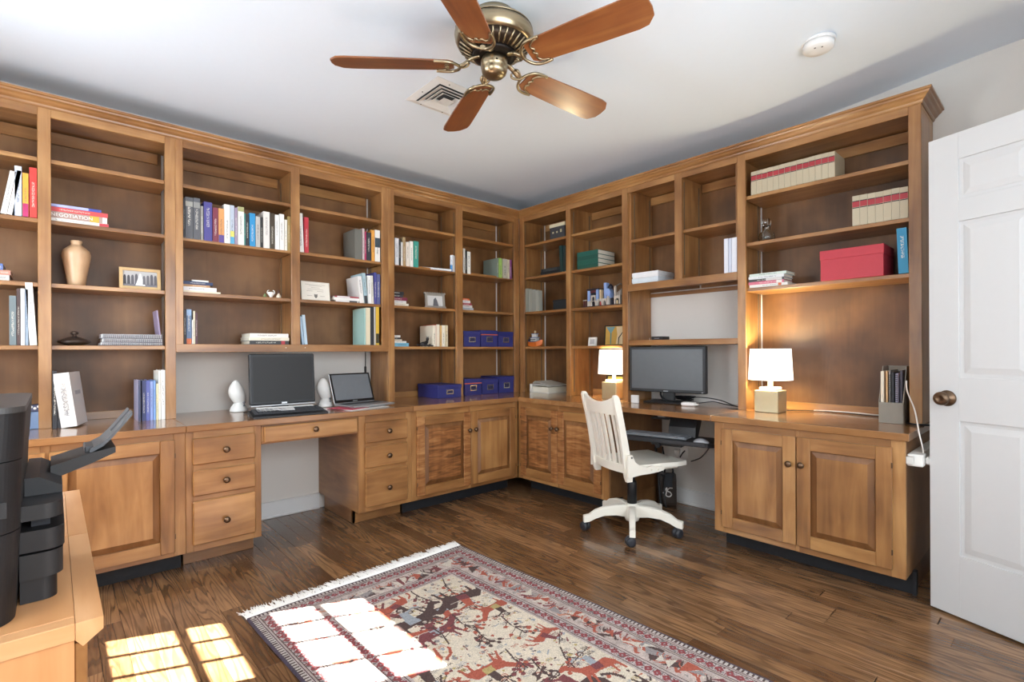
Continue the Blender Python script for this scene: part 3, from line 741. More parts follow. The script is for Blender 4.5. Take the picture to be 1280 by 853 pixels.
def law(z, px0, px1, n, top0, top1, where, group, front):
    d = RW.face + front
    us = [RW.px(px0, 430, d)[0] + (RW.px(px1, 430, d)[0] - RW.px(px0, 430, d)[0]) * i / n for i in range(n + 1)]
    for i in range(n):
        t = (i + .5) / n
        x = px0 + (px1 - px0) * t
        h = RW.px(px1, top1, d)[1] - z
        place_book(RW, us[i] + .0005, d, z, us[i + 1] - us[i] - .001, h - random.uniform(0, .003), .18, '#b9ad93', 'cream law book with red label, %s from left %s' % (ORD[i], where), group, 0, False, LAWB)
law(2.083, 939.5, 1044.5, 14, 215, 188, 'on top shelf above the decanter', 'law books on the top shelf', .02)
law(1.795, 1066, 1136, 7, 245, 232, 'on shelf above the red box', 'law books above the red box', .02)
stack(RW, 1.515, [(937, 985, .016, '#e6e3de', 'white case with orange mark', {'bands': ((.76, .84, '#c9683c'),)}), (936, 980, .017, '#cf6f84', 'pink case', {'bands': ((.8, .95, '#e8e2dc'),)}), (936.5, 980, .015, '#4a4a4c', 'black and white case', {'bands': ((.5, .95, '#d8d4d0'),)}), (936, 980.5, .017, '#dfe2e2', 'white case'), (937, 983, .015, '#cfdcd2', 'pale green case')], 'in stack left of red box', 'disc cases stacked left of the red box', front=.02, dep=.14)
row(RW, 1.515, [(1123.5, 1136.3, 285, '#2688b0', 'blue book', {'lean': -2, 'label': 'bright blue book with white title standing right of the red box'})], '', 'blue book')
# the two large face-on volumes
b_, p_ = book_mesh(.062, .27, .19, False)
def leaning_big():
    o = b_.obj('book', COVV, None); o.color = lin('#dedad6')
    tag(o, 'large white portrait book leaning at the left on the lower left worktop', 'book')
    p_.obj('page_block', PAGES, o, local=True)
    q = onZ(87, 529, TOP)
    o.location = (q.x - .035, 3.345, TOP + .001)
    o.rotation_euler = (0, R(-7), R(-14))
    text_mesh('PORTRAITS', .027, M('#b0a8a0', .6), 'spine_lettering', o, Matrix.Translation((.031, -.0007, .15)) @ Matrix.Rotation(R(90), 4, 'X') @ Matrix.Rotation(R(-90), 4, 'Z'))
    B().box(.0615, .045, .155, .0628, .145, .175).obj('cover_print', M('#b9b6b8', .6), o, local=True)
leaning_big()
# ------------------------------------------------------------------ shelf objects
def storage_box(W, name, label, u0, u1, d0, dep, z, h, mat, group=None, lid=.035, plate='#c9c6c0', tilt=0, orange=False):
    t = thing(name, label, 'box', W.P((u0 + u1) / 2, d0 + dep / 2, z + .0005), W.rz + R(tilt), group)
    w_ = u1 - u0
    B().box(-w_ / 2 + .003, -dep / 2 + .003, 0, w_ / 2 - .003, dep / 2 - .003, h - lid * .4, .001).obj('body', mat, t, local=True)
    B().box(-w_ / 2, -dep / 2, h - lid, w_ / 2, dep / 2, h, .002).obj('lid', mat, t, local=True)
    if orange: B().box(-w_ / 2 + .002, -dep / 2 - .0008, h - lid - .006, w_ / 2 - .002, -dep / 2 + .01, h - lid + .001).obj('ribbon', M('#d8643c', .5), t, local=True)
    if plate:
        b = B(); y = -dep / 2
        z0, z1, a = h * .28, h * .62, min(.034, w_ * .2)
        b.box(-a, y, z0, a, y + .004, z0 + .006); b.box(-a, y, z1 - .006, a, y + .004, z1); b.box(-a, y, z0 + .006, -a + .006, y + .004, z1 - .006); b.box(a - .006, y, z0 + .006, a, y + .004, z1 - .006)
        bb = B()
        pr = [(-a, z0), (a, z0), (a, z1), (-a, z1)]; q = .007
        pin = [(-a + q, z0 + q), (a - q, z0 + q), (a - q, z1 - q), (-a + q, z1 - q)]
        vs = [(x, y - .001, z) for x, z in pr] + [(x, y - .001, z) for x, z in pin] + [(x, y + .003, z) for x, z in pr] + [(x, y + .003, z) for x, z in pin]
        fs = [(k, (k + 1) % 4, 4 + (k + 1) % 4, 4 + k) for k in range(4)] + [(8 + k, 12 + k, 12 + (k + 1) % 4, 8 + (k + 1) % 4) for k in range(4)] + [(k, 8 + k, 8 + (k + 1) % 4, (k + 1) % 4) for k in range(4)] + [(4 + k, 4 + (k + 1) % 4, 12 + (k + 1) % 4, 12 + k) for k in range(4)]
        recalc(bb.add(vs, fs).obj('label_holder', M(plate, .25, .9), t, local=True))
        B().box(-a + q, y - .0003, z0 + q, a - q, y + .003, z1 - q).obj('label_card', M('#2a2a4a', .7), t, local=True)
    return t
BLUE = M('#2d3173', .5, name='royal_blue_card')
g = 'royal blue boxes'
storage_box(LW, 'storage_box', 'large royal blue lidded box standing alone on the corner worktop', 2.232, 2.462, 3.338, .30, TOP, .105, BLUE, g, lid=.03)
zt, zb = 1.172, TOP
us = [LW.px(x, 430, 3.41)[0] for x in (580, 601.5, 623, 642)]
storage_box(LW, 'storage_box', 'left royal blue box of three on the shelf', us[0], us[1] - .004, 3.412, .26, zt, .132, BLUE, g)
storage_box(LW, 'storage_box', 'middle royal blue box of three on the shelf with orange line', us[1] + .003, us[2] - .004, 3.412, .26, zt, .142, BLUE, g, orange=True)
storage_box(LW, 'storage_box', 'right royal blue box of three on the shelf', us[2] + .003, us[3], 3.412, .26, zt, .134, BLUE, g)
storage_box(LW, 'storage_box', 'left royal blue box of three on the worktop with orange line', us[0], us[1] - .002, 3.40, .26, zb, .138, BLUE, g, orange=True)
storage_box(LW, 'storage_box', 'middle royal blue box of three on the worktop, lid slipped', us[1] + .003, us[2] - .004, 3.405, .26, zb, .130, BLUE, g)
storage_box(LW, 'storage_box', 'right royal blue box of three on the worktop beside corner stile', us[2] + .003, us[3], 3.405, .26, zb, .145, BLUE, g)
u0, u1 = RW.px(1027, 430, 3.19)[0], RW.px(1107, 430, 3.19)[0]
storage_box(RW, 'storage_box', 'large crimson red lidded box on shelf beside the blue book', u0, u1, 3.165, .22, 1.515, .165, M('#b8323f', .5), lid=.05, plate=None)
u0, u1 = RW.px(790.5, 430, 3.18)[0], RW.px(823, 430, 3.18)[0]
storage_box(RW, 'paper_box', 'lower white flat box of pair on the hutch bottom', u0, u1, 3.175, .22, 1.622, .04, M('#d9e2e8', .5), 'white flat boxes over the right monitor', lid=.03, plate=None)
storage_box(RW, 'paper_box', 'upper white flat box of pair on the hutch bottom', u0, u1, 3.177, .22, 1.6635, .04, M('#e9e9ea', .5), 'white flat boxes over the right monitor', lid=.03, plate=None)
u0, u1 = RW.px(688.5, 430, 3.2)[0], RW.px(707.6, 430, 3.2)[0]
t = storage_box(RW, 'archive_box', 'dark grey box with cream top band on highest shelf by the corner', u0, u1, 3.19, .25, 2.095, .125, M('#3c3c40', .6), lid=.04, plate=None)
B().box(-(u1 - u0) / 2 - .0008, -.126, .098, (u1 - u0) / 2 + .0008, .1255, .1258).obj('cream_band', M('#d9cfb0', .6), t, local=True)
for i, x in enumerate((-.045, 0, .045)): B().box(x - .009, -.127, .045, x + .009, -.1245, .06 + .01 * (i == 2)).obj('crest_print', M('#b8ae8a', .6), t, local=True)
u0, u1 = RW.px(690, 430, 3.2)[0], RW.px(707.6, 430, 3.2)[0]
t = storage_box(RW, 'lidded_box', 'charcoal box with wider lid right of the grey green volumes', u0, u1, 3.21, .2, 1.487, .085, M('#24282b', .5), lid=.02, plate=None)

def lathe_thing(name, label, cat, W, u, d, z, prof, mat, n=28, part='body'):
    t = thing(name, label, cat, W.P(u, d, z + .0005)); recalc(B().lathe(prof, n).obj(part, mat, t, local=True)); return t
# tan vase
u, _ = LW.px(96, 430, 3.50)
prof = [(.045, 0), (.050, .01), (.058, .05), (.068, .10), (.078, .14), (.081, .165), (.074, .186), (.05, .203), (.038, .210), (.030, .216), (.030, .224), (.034, .230), (.034, .238), (.026, .239), (.022, .225)]
prof = [(r * .74, h * 1.0) for r, h in prof]
vz = lathe_thing('vase', 'tan turned wooden vase with narrow neck in left bookcase', 'vase', LW, u, 3.50, 1.482, prof, wood('turned_vase_wood', 'z', '#bd9470', '#d6b48e', '#e2c8a6', rough=.4, blotch=.7))
# lidded pot
u, _ = LW.px(93, 430, 3.48)
t = lathe_thing('lidded_dish', 'dark bronze lidded dish with ball finial under the vase', 'dish', LW, u, 3.48, 1.172, [(.03, 0), (.045, .006), (.064, .014), (.067, .019)], M('#3a302a', .35, .4), part='dish')
recalc(B().lathe([(.068, .0195), (.066, .024), (.046, .034), (.024, .042), (.012, .046), (.008, .052), (.008, .056), (.016, .060), (.018, .066), (.013, .072), (.002, .074)], 28).obj('lid', M('#4a3c34', .35, .4), t, local=True))
# photo frame with group photograph
def picture(W, name, label, px0, px1, d, z, h, fw, fmat, lean, cat='picture frame', turn=0):
    u0, u1 = W.px(px0, 430, d)[0], W.px(px1, 430, d)[0]
    t = thing(name, label, cat, W.P((u0 + u1) / 2, d, z + .0006), W.rz + R(turn))
    w_ = (u1 - u0) / 2
    m = Matrix.Rotation(R(-lean), 4, 'X')
    b = B()
    o = [(-w_, 0), (w_, 0), (w_, h), (-w_, h)]; i_ = [(-w_ + fw, fw), (w_ - fw, fw), (w_ - fw, h - fw), (-w_ + fw, h - fw)]
    vs = [(x, 0, zz) for x, zz in o] + [(x, 0, zz) for x, zz in i_] + [(x, .014, zz) for x, zz in o] + [(x, .014, zz) for x, zz in i_]
    fs = [(k, (k + 1) % 4, 4 + (k + 1) % 4, 4 + k) for k in range(4)] + [(8 + k, 12 + k, 12 + (k + 1) % 4, 8 + (k + 1) % 4) for k in range(4)] + [(k, 8 + k, 8 + (k + 1) % 4, (k + 1) % 4) for k in range(4)] + [(4 + k, 4 + (k + 1) % 4, 12 + (k + 1) % 4, 12 + k) for k in range(4)]
    b.add(vs, fs).xf(m)
    recalc(b.obj('frame', fmat, t, local=True))
    return t, m, w_, fw, h
def flat_print(t, m, polys, y=.004):
    """printed shapes on a picture: list of (name, colour, polygon in x z)"""
    for k, (nm, colr, poly) in enumerate(polys):
        b = B().prism(poly, 'y', y - .0002 * k - .0006, y + .002 - .0002 * k).xf(m)
        recalc(b.obj(nm, M(colr, .6), t, local=True))
t, m, w_, fw, h = picture(LW, 'framed_photo', 'gold framed black and white wedding photograph right of the vase', 149.5, 201.5, 3.44, 1.482, .118, .016, M('#c9a878', .4, .3), 8)
P_ = [('photograph', '#b4b2b1', [(-w_ + fw, fw), (w_ - fw, fw), (w_ - fw, h - fw), (-w_ + fw, h - fw)]), ('photo_ground', '#77757a', [(-w_ + fw, fw), (w_ - fw, fw), (w_ - fw, fw + .014), (-w_ + fw, fw + .014)])]
rr = random.Random(5)
for k in range(9):
    x = -w_ + fw + .008 + k * (2 * w_ - 2 * fw - .016) / 8
    if k == 4: P_.append(('bride', '#f4f2f0', [(x - .022, fw + .006), (x + .022, fw + .006), (x + .006, h - fw - .028), (x + .003, h - fw - .014), (x - .003, h - fw - .014), (x - .006, h - fw - .028)]))
    else:
        c = rr.choice(['#4a484c', '#5c5a60', '#3e3c40', '#6a686c']); tp = h - fw - rr.uniform(.014, .026)
        P_.append(('guest', c, [(x - .007, fw + .012), (x + .007, fw + .012), (x + .006, tp - .01), (x + .003, tp), (x - .003, tp), (x - .006, tp - .01)]))
flat_print(t, m, P_, .006)
# spiral notebooks
u0, u1 = LW.px(127, 430, 3.425)[0], .464
for k, (nm, dx, hh) in enumerate((('lowest white spiral notebook of stack right of the dark dish', -.004, .016), ('middle white spiral notebook of stack right of the dark dish', .004, .021), ('topmost white spiral notebook of stack, coil showing at left', 0, .023))):
    zz = 1.1725 + (0, .0165, .038)[k]
    t = thing('spiral_notebook', nm, 'notebook', LW.P(u0 + dx, 3.425, zz), 0, 'white spiral notebooks')
    ln = u1 - u0 - .01 - dx
    B().box(0, .004, .002, ln, .21, hh - .002, .001).obj('page_block', M('#e4e4e8', .8, bump=.6, bscale=500), t, local=True)
    B().box(0, -.001, .0003, ln, .211, .0018).obj('back_cover', M('#3c3e48', .6), t, local=True); B().box(0, -.001, hh - .0018, ln, .211, hh - .0004).obj('front_cover', M('#eceef2', .5), t, local=True)
    b = B()
    for q in range(int(ln / .0085)):
        b.lathe([(hh * .56, -.0011), (hh * .56, .0011), (hh * .44, .0011), (hh * .44, -.0011), (hh * .56, -.0011)], 8, (.006 + q * .0085, hh * .3, hh * .5), 'x')
    c = b.obj('coil', M('#9a9aa2', .35, .5), t, local=True); c['kind'] = 'stuff'
# leaning purple booklet at right of bay
place_book(LW, .4495, 3.46, 1.172, .007, .20, .15, '#9a8ca8', 'thin lilac booklet leaning on the right side above the spiral notebooks', None, -5.5)
# blue items low in the far left bay
t = thing('photo_cube', 'small dark and blue pattern box behind the printer on left worktop', 'box', LW.P(-.078, 3.42, TOP + .0005))
B().box(-.05, -.02, 0, .03, .05, .085, .003).obj('body', M('#6f86a8', .4), t, local=True); B().box(-.052, -.022, .0855, .032, .052, .118, .003).obj('lid', M('#3a3f5c', .4), t, local=True)
for k in range(6): B().lathe([(.006, 0), (.003, .0012)], 10, (-.042 + k * .013, -.0222, .102 + .008 * (k % 2)), 'y').obj('lid_dot', M('#d8d6d0', .5), t, local=True)
# figurines
u, _ = LW.px(331.5, 430, 3.43)
lathe_thing('figurine', 'tiny green ornament left of the white handled cup', 'figurine', LW, u, 3.43, 1.482, [(.010, 0), (.011, .008), (.006, .012), (.007, .018), (.002, .022)], M('#7a8a5c', .5), 12)
u, _ = LW.px(339, 430, 3.43)
t = lathe_thing('trinket_cup', 'tiny white cup with curling handles among the figurines', 'cup', LW, u, 3.43, 1.482, [(.008, 0), (.009, .006), (.018, .018), (.02, .028), (.016, .034), (.014, .034), (.012, .02)], M('#ecebe6', .3), 16)
for s in (-1, 1): B().tube([(s * .016, 0, .02), (s * .023, 0, .03), (s * .02, 0, .042), (s * .012, 0, .046)], .003, 6).obj('handle', M('#ecebe6', .3), t, local=True)
u, _ = LW.px(348.5, 430, 3.43)
t = lathe_thing('figurine', 'tiny pale cone figurine with dark top right of the cup', 'figurine', LW, u, 3.43, 1.482, [(.016, 0), (.014, .012), (.006, .026), (.004, .030)], M('#d9cbb8', .5), 14)
recalc(B().lathe([(.004, .03), (.008, .034), (.004, .046), (.001, .052)], 10).obj('hat', M('#5a4038', .5), t, local=True))
# certificate
t, m, w_, fw, h = picture(LW, 'certificate', 'cream printed certificate with shield crest leaning above the laptop', 377, 413.5, 3.43, 1.4815, .127, .004, M('#d9d3c6', .6), 6, 'certificate', 4)
P_ = [('paper', '#e9e4d8', [(-w_ + fw, fw), (w_ - fw, fw), (w_ - fw, h - fw), (-w_ + fw, h - fw)])]
for k, (a, c, zz) in enumerate(((-.07, .07, .106), (-.045, .045, .098), (-.03, .03, .086), (-.055, .055, .074), (-.06, -.02, .062), (.01, .055, .062), (-.06, -.025, .03), (.03, .062, .03))):
    P_.append(('print_line', '#a8a296', [(a, zz), (c, zz), (c, zz + .0022), (a, zz + .0022)]))
P_.append(('crest', '#7a766e', [(-.011, .044), (-.011, .026), (0, .014), (.011, .026), (.011, .044), (0, .040)]))
flat_print(t, m, P_, .004)
# sky picture book standing
u0, u1 = LW.px(551, 430, 3.43)[0], LW.px(566, 430, 3.43)[0]
o = place_book(LW, u0 + .085, 3.415, 1.785, .022, .135, .16, '#dfe4ea', 'upright sky and water picture book at the right of its shelf', None, 0, False, ((0, .4, '#3b86c4'),), turn=-62)
B().box(-.0008, .01, .004, .0006, .155, .055).obj('cover_print', M('#3f78b8', .5), o, local=True)
# silver frame
t, m, w_, fw, h = picture(LW, 'framed_photo', 'ornate silver photo frame right of a small book stack', 533.5, 556, 3.44, 1.4825, .12, .018, M('#a9a49c', .35, .6, bump=1, bscale=120), 8, 'picture frame', -8)
flat_print(t, m, [('photograph', '#c9c7c4', [(-w_ + fw, fw), (w_ - fw, fw), (w_ - fw, h - fw), (-w_ + fw, h - fw)]), ('portrait', '#5e5c60', [(-.02, fw), (.03, fw), (.02, .06), (.006, .088), (-.012, .07)])], .006)
b = B()
for k in range(9):
    for (x, z) in ((-w_ + 2 * w_ * k / 8, h), (-w_ + 2 * w_ * k / 8, 0.006)):
        b.lathe([(.009, -.006), (.009, .008), (.002, .010)], 8, (x, .004, z), 'y')
c = b.xf(m).obj('frame_bead', M('#a9a49c', .3, .7), t, local=True); c['kind'] = 'stuff'
# black animal figurine (reclining cat)
u, _ = LW.px(531, 430, 3.43)
t = thing('cat_figurine', 'small black reclining animal figurine left of the cream books', 'figurine', LW.P(u, 3.43, 1.173))
b = B(); b.tube([(-.04, 0, .014), (-.02, 0, .02), (.005, 0, .024), (.02, 0, .036), (.024, 0, .05)], [.012, .017, .016, .013, .008], 10)
b.obj('body', M('#1f1c1c', .5), t, local=True)
recalc(B().lathe([(.002, -.014), (.011, -.008), (.013, 0), (.009, .009), (.002, .013)], 10, (.026, 0, .06)).obj('head', M('#1f1c1c', .5), t, local=True))
for s in (-1, 1): B().tube([(.026, s * .007, .068), (.026, s * .009, .08)], [.005, .001], 6).obj('ear', M('#1f1c1c', .5), t, local=True)
B().tube([(-.045, 0, .012), (-.06, .008, .01), (-.066, .0, .018)], .005, 6).obj('tail', M('#1f1c1c', .5), t, local=True)
for x in (-.03, .0, .03): B().tube([(x, -.012, .015), (x + .02, -.02, .006), (x + .034, -.02, .006)], .006, 6).obj('leg', M('#1f1c1c', .5), t, local=True)
# toy boat
u, _ = RW.px(669, 430, 3.25)
t = thing('toy_boat', 'orange hulled toy tugboat with grey cabin on the corner shelf', 'toy boat', RW.P(u, 3.25, 1.1735), RW.rz)
hull = []
for k, (x, hw, zb_, zt_) in enumerate(((-.085, .012, .02, .05), (-.065, .03, .006, .045), (-.02, .036, .0, .04), (.04, .034, .0, .043), (.075, .02, .008, .055), (.092, .004, .03, .062))):
    hull.append([(x, -hw, zt_), (x, -hw * .8, zb_), (x, hw * .8, zb_), (x, hw, zt_)])
recalc(B().sweep(hull, smooth=False).obj('hull', M('#d8702a', .4), t, local=True))
B().box(-.07, -.026, .0415, .06, .026, .050, .002).obj('deck', M('#4a5a78', .5), t, local=True)
B().box(-.045, -.02, .0505, .03, .02, .078, .002).obj('cabin', M('#c9c8c4', .5), t, local=True)
B().box(-.055, -.024, .0785, .038, .024, .086, .002).obj('cabin_roof', M('#7f8ba6', .5), t, local=True)
B().box(-.03, -.016, .0865, .02, .016, .112, .002).obj('wheelhouse', M('#d3d1cc', .5), t, local=True)
B().box(-.038, -.02, .1125, .028, .02, .119, .002).obj('wheelhouse_roof', M('#7f8ba6', .5), t, local=True)
b = B().box(-.004, -.003, .1195, .002, .003, .145); b.box(-.015, -.002, .131, .013, .002, .137); b.obj('mast', M('#d8c9a0', .5), t, local=True)
for k in range(5): B().lathe([(.005, 0), (.005, -.003), (.002, -.004)], 8, (-.036 + k * .014, -.0202, .064), 'y').obj('porthole', M('#33363c', .3), t, local=True)
for x in (-.075, .07): B().box(x - .008, -.014, .052, x + .008, .014, .066, .003).obj('bollard', M('#3c4a66', .5), t, local=True)
# white binder by the corner on the worktop
u0, u1 = RW.px(655.5, 430, 3.13)[0], RW.px(680, 430, 3.13)[0]
t = thing('ring_binder', 'white ring binder lying on the worktop right of the corner', 'binder', RW.P(u0 + .002, 3.19, TOP + .0005), RW.rz)
ln = u1 - u0
B().box(0, 0, 0, ln, .26, .004, .001).obj('lower_cover', M('#dcd8ce', .5), t, local=True); B().box(0, .0, .0042, ln * .12, .26, .07, .002).obj('binder_spine', M('#e4e1d8', .5), t, local=True)
b = B().prism([(0, .0705), (ln * .3, .072), (ln * .98, .062), (ln * .98, .066), (ln * .3, .078), (0, .0755)], 'y', 0, .26); recalc(b.obj('upper_cover', M('#e4e1d8', .5), t, local=True))
B().box(ln * .13, .01, .0045, ln * .9, .25, .052, .002).obj('page_block', M('#e0dac8', .8, bump=.5, bscale=400), t, local=True)
b = B().prism([(ln * .05, .079), (ln * .15, .096), (ln * .95, .069), (ln * .95, .072), (ln * .15, .100), (ln * .04, .084)], 'y', .03, .24); recalc(b.obj('loose_sheet', M('#cfcabd', .6), t, local=True))
# toy castle of building bricks
castle = thing('toy_castle', 'toy brick castle with pale blue towers and grey arches on shelf', 'toy castle', RW.P(RW.px(756, 430, 3.25)[0], 3.25, 1.4845), RW.rz)
CB, CG, CD, CR = M('#8fa8d8', .4), M('#c2b9ae', .5), M('#262430', .5), M('#5a2a30', .5)
def cpart(n_, m_, *bx):
    for q in bx: B().box(*q, .001).obj(n_, m_, castle, local=True)
def arch(x0, x1, z0, z1, y0, y1, mat):
    xm, r = (x0 + x1) / 2, (x1 - x0) / 2 * .62
    sp = z0 + (z1 - z0) * .45
    pts = [(x0, z0), (x0, z1), (x1, z1), (x1, z0), (xm + r, z0), (xm + r, sp)] + [(xm + r * math.cos(a), sp + r * math.sin(a)) for a in [R(k) for k in range(20, 180, 20)]] + [(xm - r, sp), (xm - r, z0)]
    recalc(B().prism(pts, 'y', y0, y1).obj('arch', mat, castle, local=True))
cpart('base_plate', CD, (-.19, -.06, 0, .185, .09, .006))
cpart('block_wall', CD, (-.125, -.02, .0065, -.045, .06, .115), (.012, -.02, .0065, .09, .06, .062))
arch(-.125, -.045, .0065, .048, -.045, -.024, CG); arch(-.04, .008, .0065, .06, -.045, -.024, CG); arch(.012, .052, .0065, .06, -.045, -.024, CG)
cpart('blue_tower', CB, (-.15, -.03, .049, -.127, .03, .135), (-.062, -.03, .049, -.042, .03, .138), (.008, -.02, .062, .032, .02, .185))
cpart('tower_foot', CG, (-.15, -.032, .0065, -.127, .032, .0485), (.056, -.045, .0065, .07, -.02, .075))
cpart('roof_slab', CD, (-.155, -.034, .1385, -.04, .06, .148))
cpart('red_gallery', CR, (-.124, -.026, .1155, -.064, .05, .135))
arch(-.115, -.07, .05, .095, -.03, -.022, CG)
recalc(B().prism([(.034, .062), (.075, .062), (.075, .10), (.066, .125), (.05, .138), (.034, .138)], 'y', -.022, .03).obj('blue_gable', CB, castle, local=True))
arch(.036, .074, .064, .1, -.03, -.0225, CB)
recalc(B().lathe([(.024, 0), (.018, .02), (.008, .034), (.001, .038)], 12, (.055, .005, .1385)).obj('dome', CD, castle, local=True))
cpart('tan_pillar', M('#cdb38f', .5), (-.028, -.03, .0625, -.012, .0, .135))
cpart('grey_pillar', CG, (.112, -.03, .0065, .122, -.01, .08), (.112, -.028, .0805, .124, -.008, .15))
arch(.126, .18, .0065, .072, -.045, -.024, CG)
for k in range(4): cpart('grey_post', CG, (.14 + k * .012, -.03, .0725, .144 + k * .012, -.02, .10 + .008 * k))
B().tube([(.112, -.02, .148), (.135, -.02, .152), (.16, -.02, .165), (.178, -.02, .158)], .004, 6).obj('curved_rail', M('#7a7672', .5), castle, local=True)
cpart('red_post', CR, (-.185, -.04, .0065, -.178, -.03, .055), (-.165, -.04, .0065, -.158, -.03, .05))
cpart('grey_beam', CG, (-.188, -.042, .056, -.152, -.028, .062))
for k, (x, c) in enumerate(((-.09, '#e8e4da'), (-.0, '#b03a30'), (.16, '#e8d8b0'))): recalc(B().lathe([(.006, 0), (.006, .016), (.003, .018), (.005, .022), (.004, .029), (.001, .03)], 8, (x, -.052, .0065)).obj('toy_figure', M(c, .5), castle, local=True))
# small white frame and abstract painting
t, m, w_, fw, h = picture(RW, 'framed_photo', 'tiny white scalloped photo frame left of the abstract painting', 735, 744.5, 3.22, 1.1735, .068, .014, M('#e6e4de', .4), 6)
flat_print(t, m, [('photograph', '#b9b6b4', [(-w_ + fw, fw), (w_ - fw, fw), (w_ - fw, h - fw), (-w_ + fw, h - fw)])], .006)
t, m, w_, fw, h = picture(RW, 'painting', 'small dark framed abstract painting in yellow and teal above lamp', 755, 784, 3.34, 1.1735, .165, .008, M('#23231f', .5), 4, 'painting')
flat_print(t, m, [('canvas', '#c9a04a', [(-w_ + fw, fw), (w_ - fw, fw), (w_ - fw, h - fw), (-w_ + fw, h - fw)]), ('teal_shape', '#6f98a0', [(-w_ + .012, h - .012), (-.01, h - .012), (-.045, h - .06), (-.05, h - .065), (-.06, h - .06)]), ('stem_shape', '#5c8a86', [(-.056, .012), (-.046, .012), (-.044, h - .062), (-.058, h - .062)]), ('cream_shape', '#ddcba4', [(.0, .012), (w_ - .012, .012), (w_ - .012, h - .012), (.0, h - .012), (.012, .09)]), ('dark_line', '#2f3a44', [(.022, .012), (.03, .012), (.032, .06), (.07, .11), (.066, .116), (.022, .064)])], .005)
t, m, w_, fw, h = picture(RW, 'painting', 'framed yellow green picture standing behind the corner side lamp', 757, 790, 3.40, TOP + .0005, .17, .010, M('#2c2a24', .5), 4, 'painting')
flat_print(t, m, [('canvas', '#c4c062', [(-w_ + fw, fw), (w_ - fw, fw), (w_ - fw, h - fw), (-w_ + fw, h - fw)]), ('cream_shape', '#d8cfa8', [(-.02, .012), (w_ - .012, .012), (w_ - .012, .07), (0, .08)])], .005)
# decanter
GLASS, nt, bs = newmat('clear_glass'); bs.inputs['Transmission Weight'].default_value = 1; bs.inputs['Roughness'].default_value = .03; bs.inputs['IOR'].default_value = 1.45; bs.inputs['Base Color'].default_value = (.9, .93, .92, 1)
u, _ = RW.px(959, 430, 3.26)
t = thing('decanter', 'clear glass decanter with glass stopper left of the cream law books', 'decanter', RW.P(u, 3.26, 1.7955))
recalc(B().lathe([(.03, 0), (.043, .006), (.048, .03), (.042, .055), (.022, .072), (.019, .085), (.024, .10), (.021, .10), (.016, .086), (.018, .075), (.038, .054), (.044, .03), (.038, .01), (.002, .008)], 24).obj('bottle', GLASS, t, local=True))
recalc(B().lathe([(.012, .088), (.017, .101), (.024, .108), (.024, .135), (.02, .142), (.002, .143)], 16).obj('stopper', GLASS, t, local=True))
# router on monitor shelf
u, _ = RW.px(825.5, 430, 3.3)
t = thing('router', 'small black router box on shelf over the wide monitor', 'router', RW.P(u, 3.30, 1.2095), RW.rz)
B().box(-.045, -.05, 0, .045, .05, .026, .003).obj('casing', BLACK, t, local=True); B().box(-.02, -.0508, .010, .02, -.049, .014).obj('light_strip', M('#8a8f96', .4), t, local=True)
for k, (px_, py_) in enumerate(((793, 423), (812, 423))):
    u, _ = RW.px(px_, 430, 3.35)
    lathe_thing('shelf_pin', ('left' if k == 0 else 'right') + ' tiny pale push pin standing left of the black router', 'pin', RW, u, 3.35, 1.2095, [(.004, 0), (.004, .006), (.002, .008), (.003, .018), (.001, .019)], M('#e6e0d4', .5), 8)
for i, (x, y) in enumerate(((357.5, 435), (381.5, 435))):
    q = onY(x, y, LW.face - .002)
    lathe_thing('cup_hook', ('left' if i == 0 else 'right') + ' small pale screw cap on rail under the hutch', 'screw cap', LW, q.x, q.y, q.z - .003, [(.003, 0), (.0045, .003), (.003, .006)], M('#e0d2b8', .4), 8)
# ------------------------------------------------------------------ left desk
SCREEN = M('#151516', .5, name='dark_screen', var=.02)
DGREY = M('#1f2023', .45)
MGREY = M('#6d7074', .4)
SILV = M('#b7b8ba', .32, .7)
t = thing('monitor', 'flat square black monitor with silver lower edge on the left desk', 'monitor', (1.072, 3.34, TOP), R(-2))
m = Matrix.Translation((0, -.03, .038)) @ Matrix.Rotation(R(-5), 4, 'X')
B().box(-.192, 0, .012, .192, .045, .325, .006).xf(m).obj('casing', DGREY, t, local=True)
B().box(-.176, -.0012, .03, .176, .002, .308).xf(m).obj('screen', SCREEN, t, local=True)
B().box(-.192, -.002, 0, .192, .045, .0118, .004).xf(m).obj('lower_bezel', SILV, t, local=True)
B().box(-.016, -.004, .013, .016, -.0002, .023).xf(m).obj('badge', M('#c9cacc', .3, .5), t, local=True)
B().box(-.05, .045, .02, .05, .075, .2, .006).obj('neck', DGREY, t, local=True)
recalc(B().lathe([(.10, .0005), (.10, .008), (.07, .014), (.03, .03)], 28, (0, .05, 0)).obj('foot', DGREY, t, local=True))
SPK = M('#e9e8e4', .3, name='speaker_white')
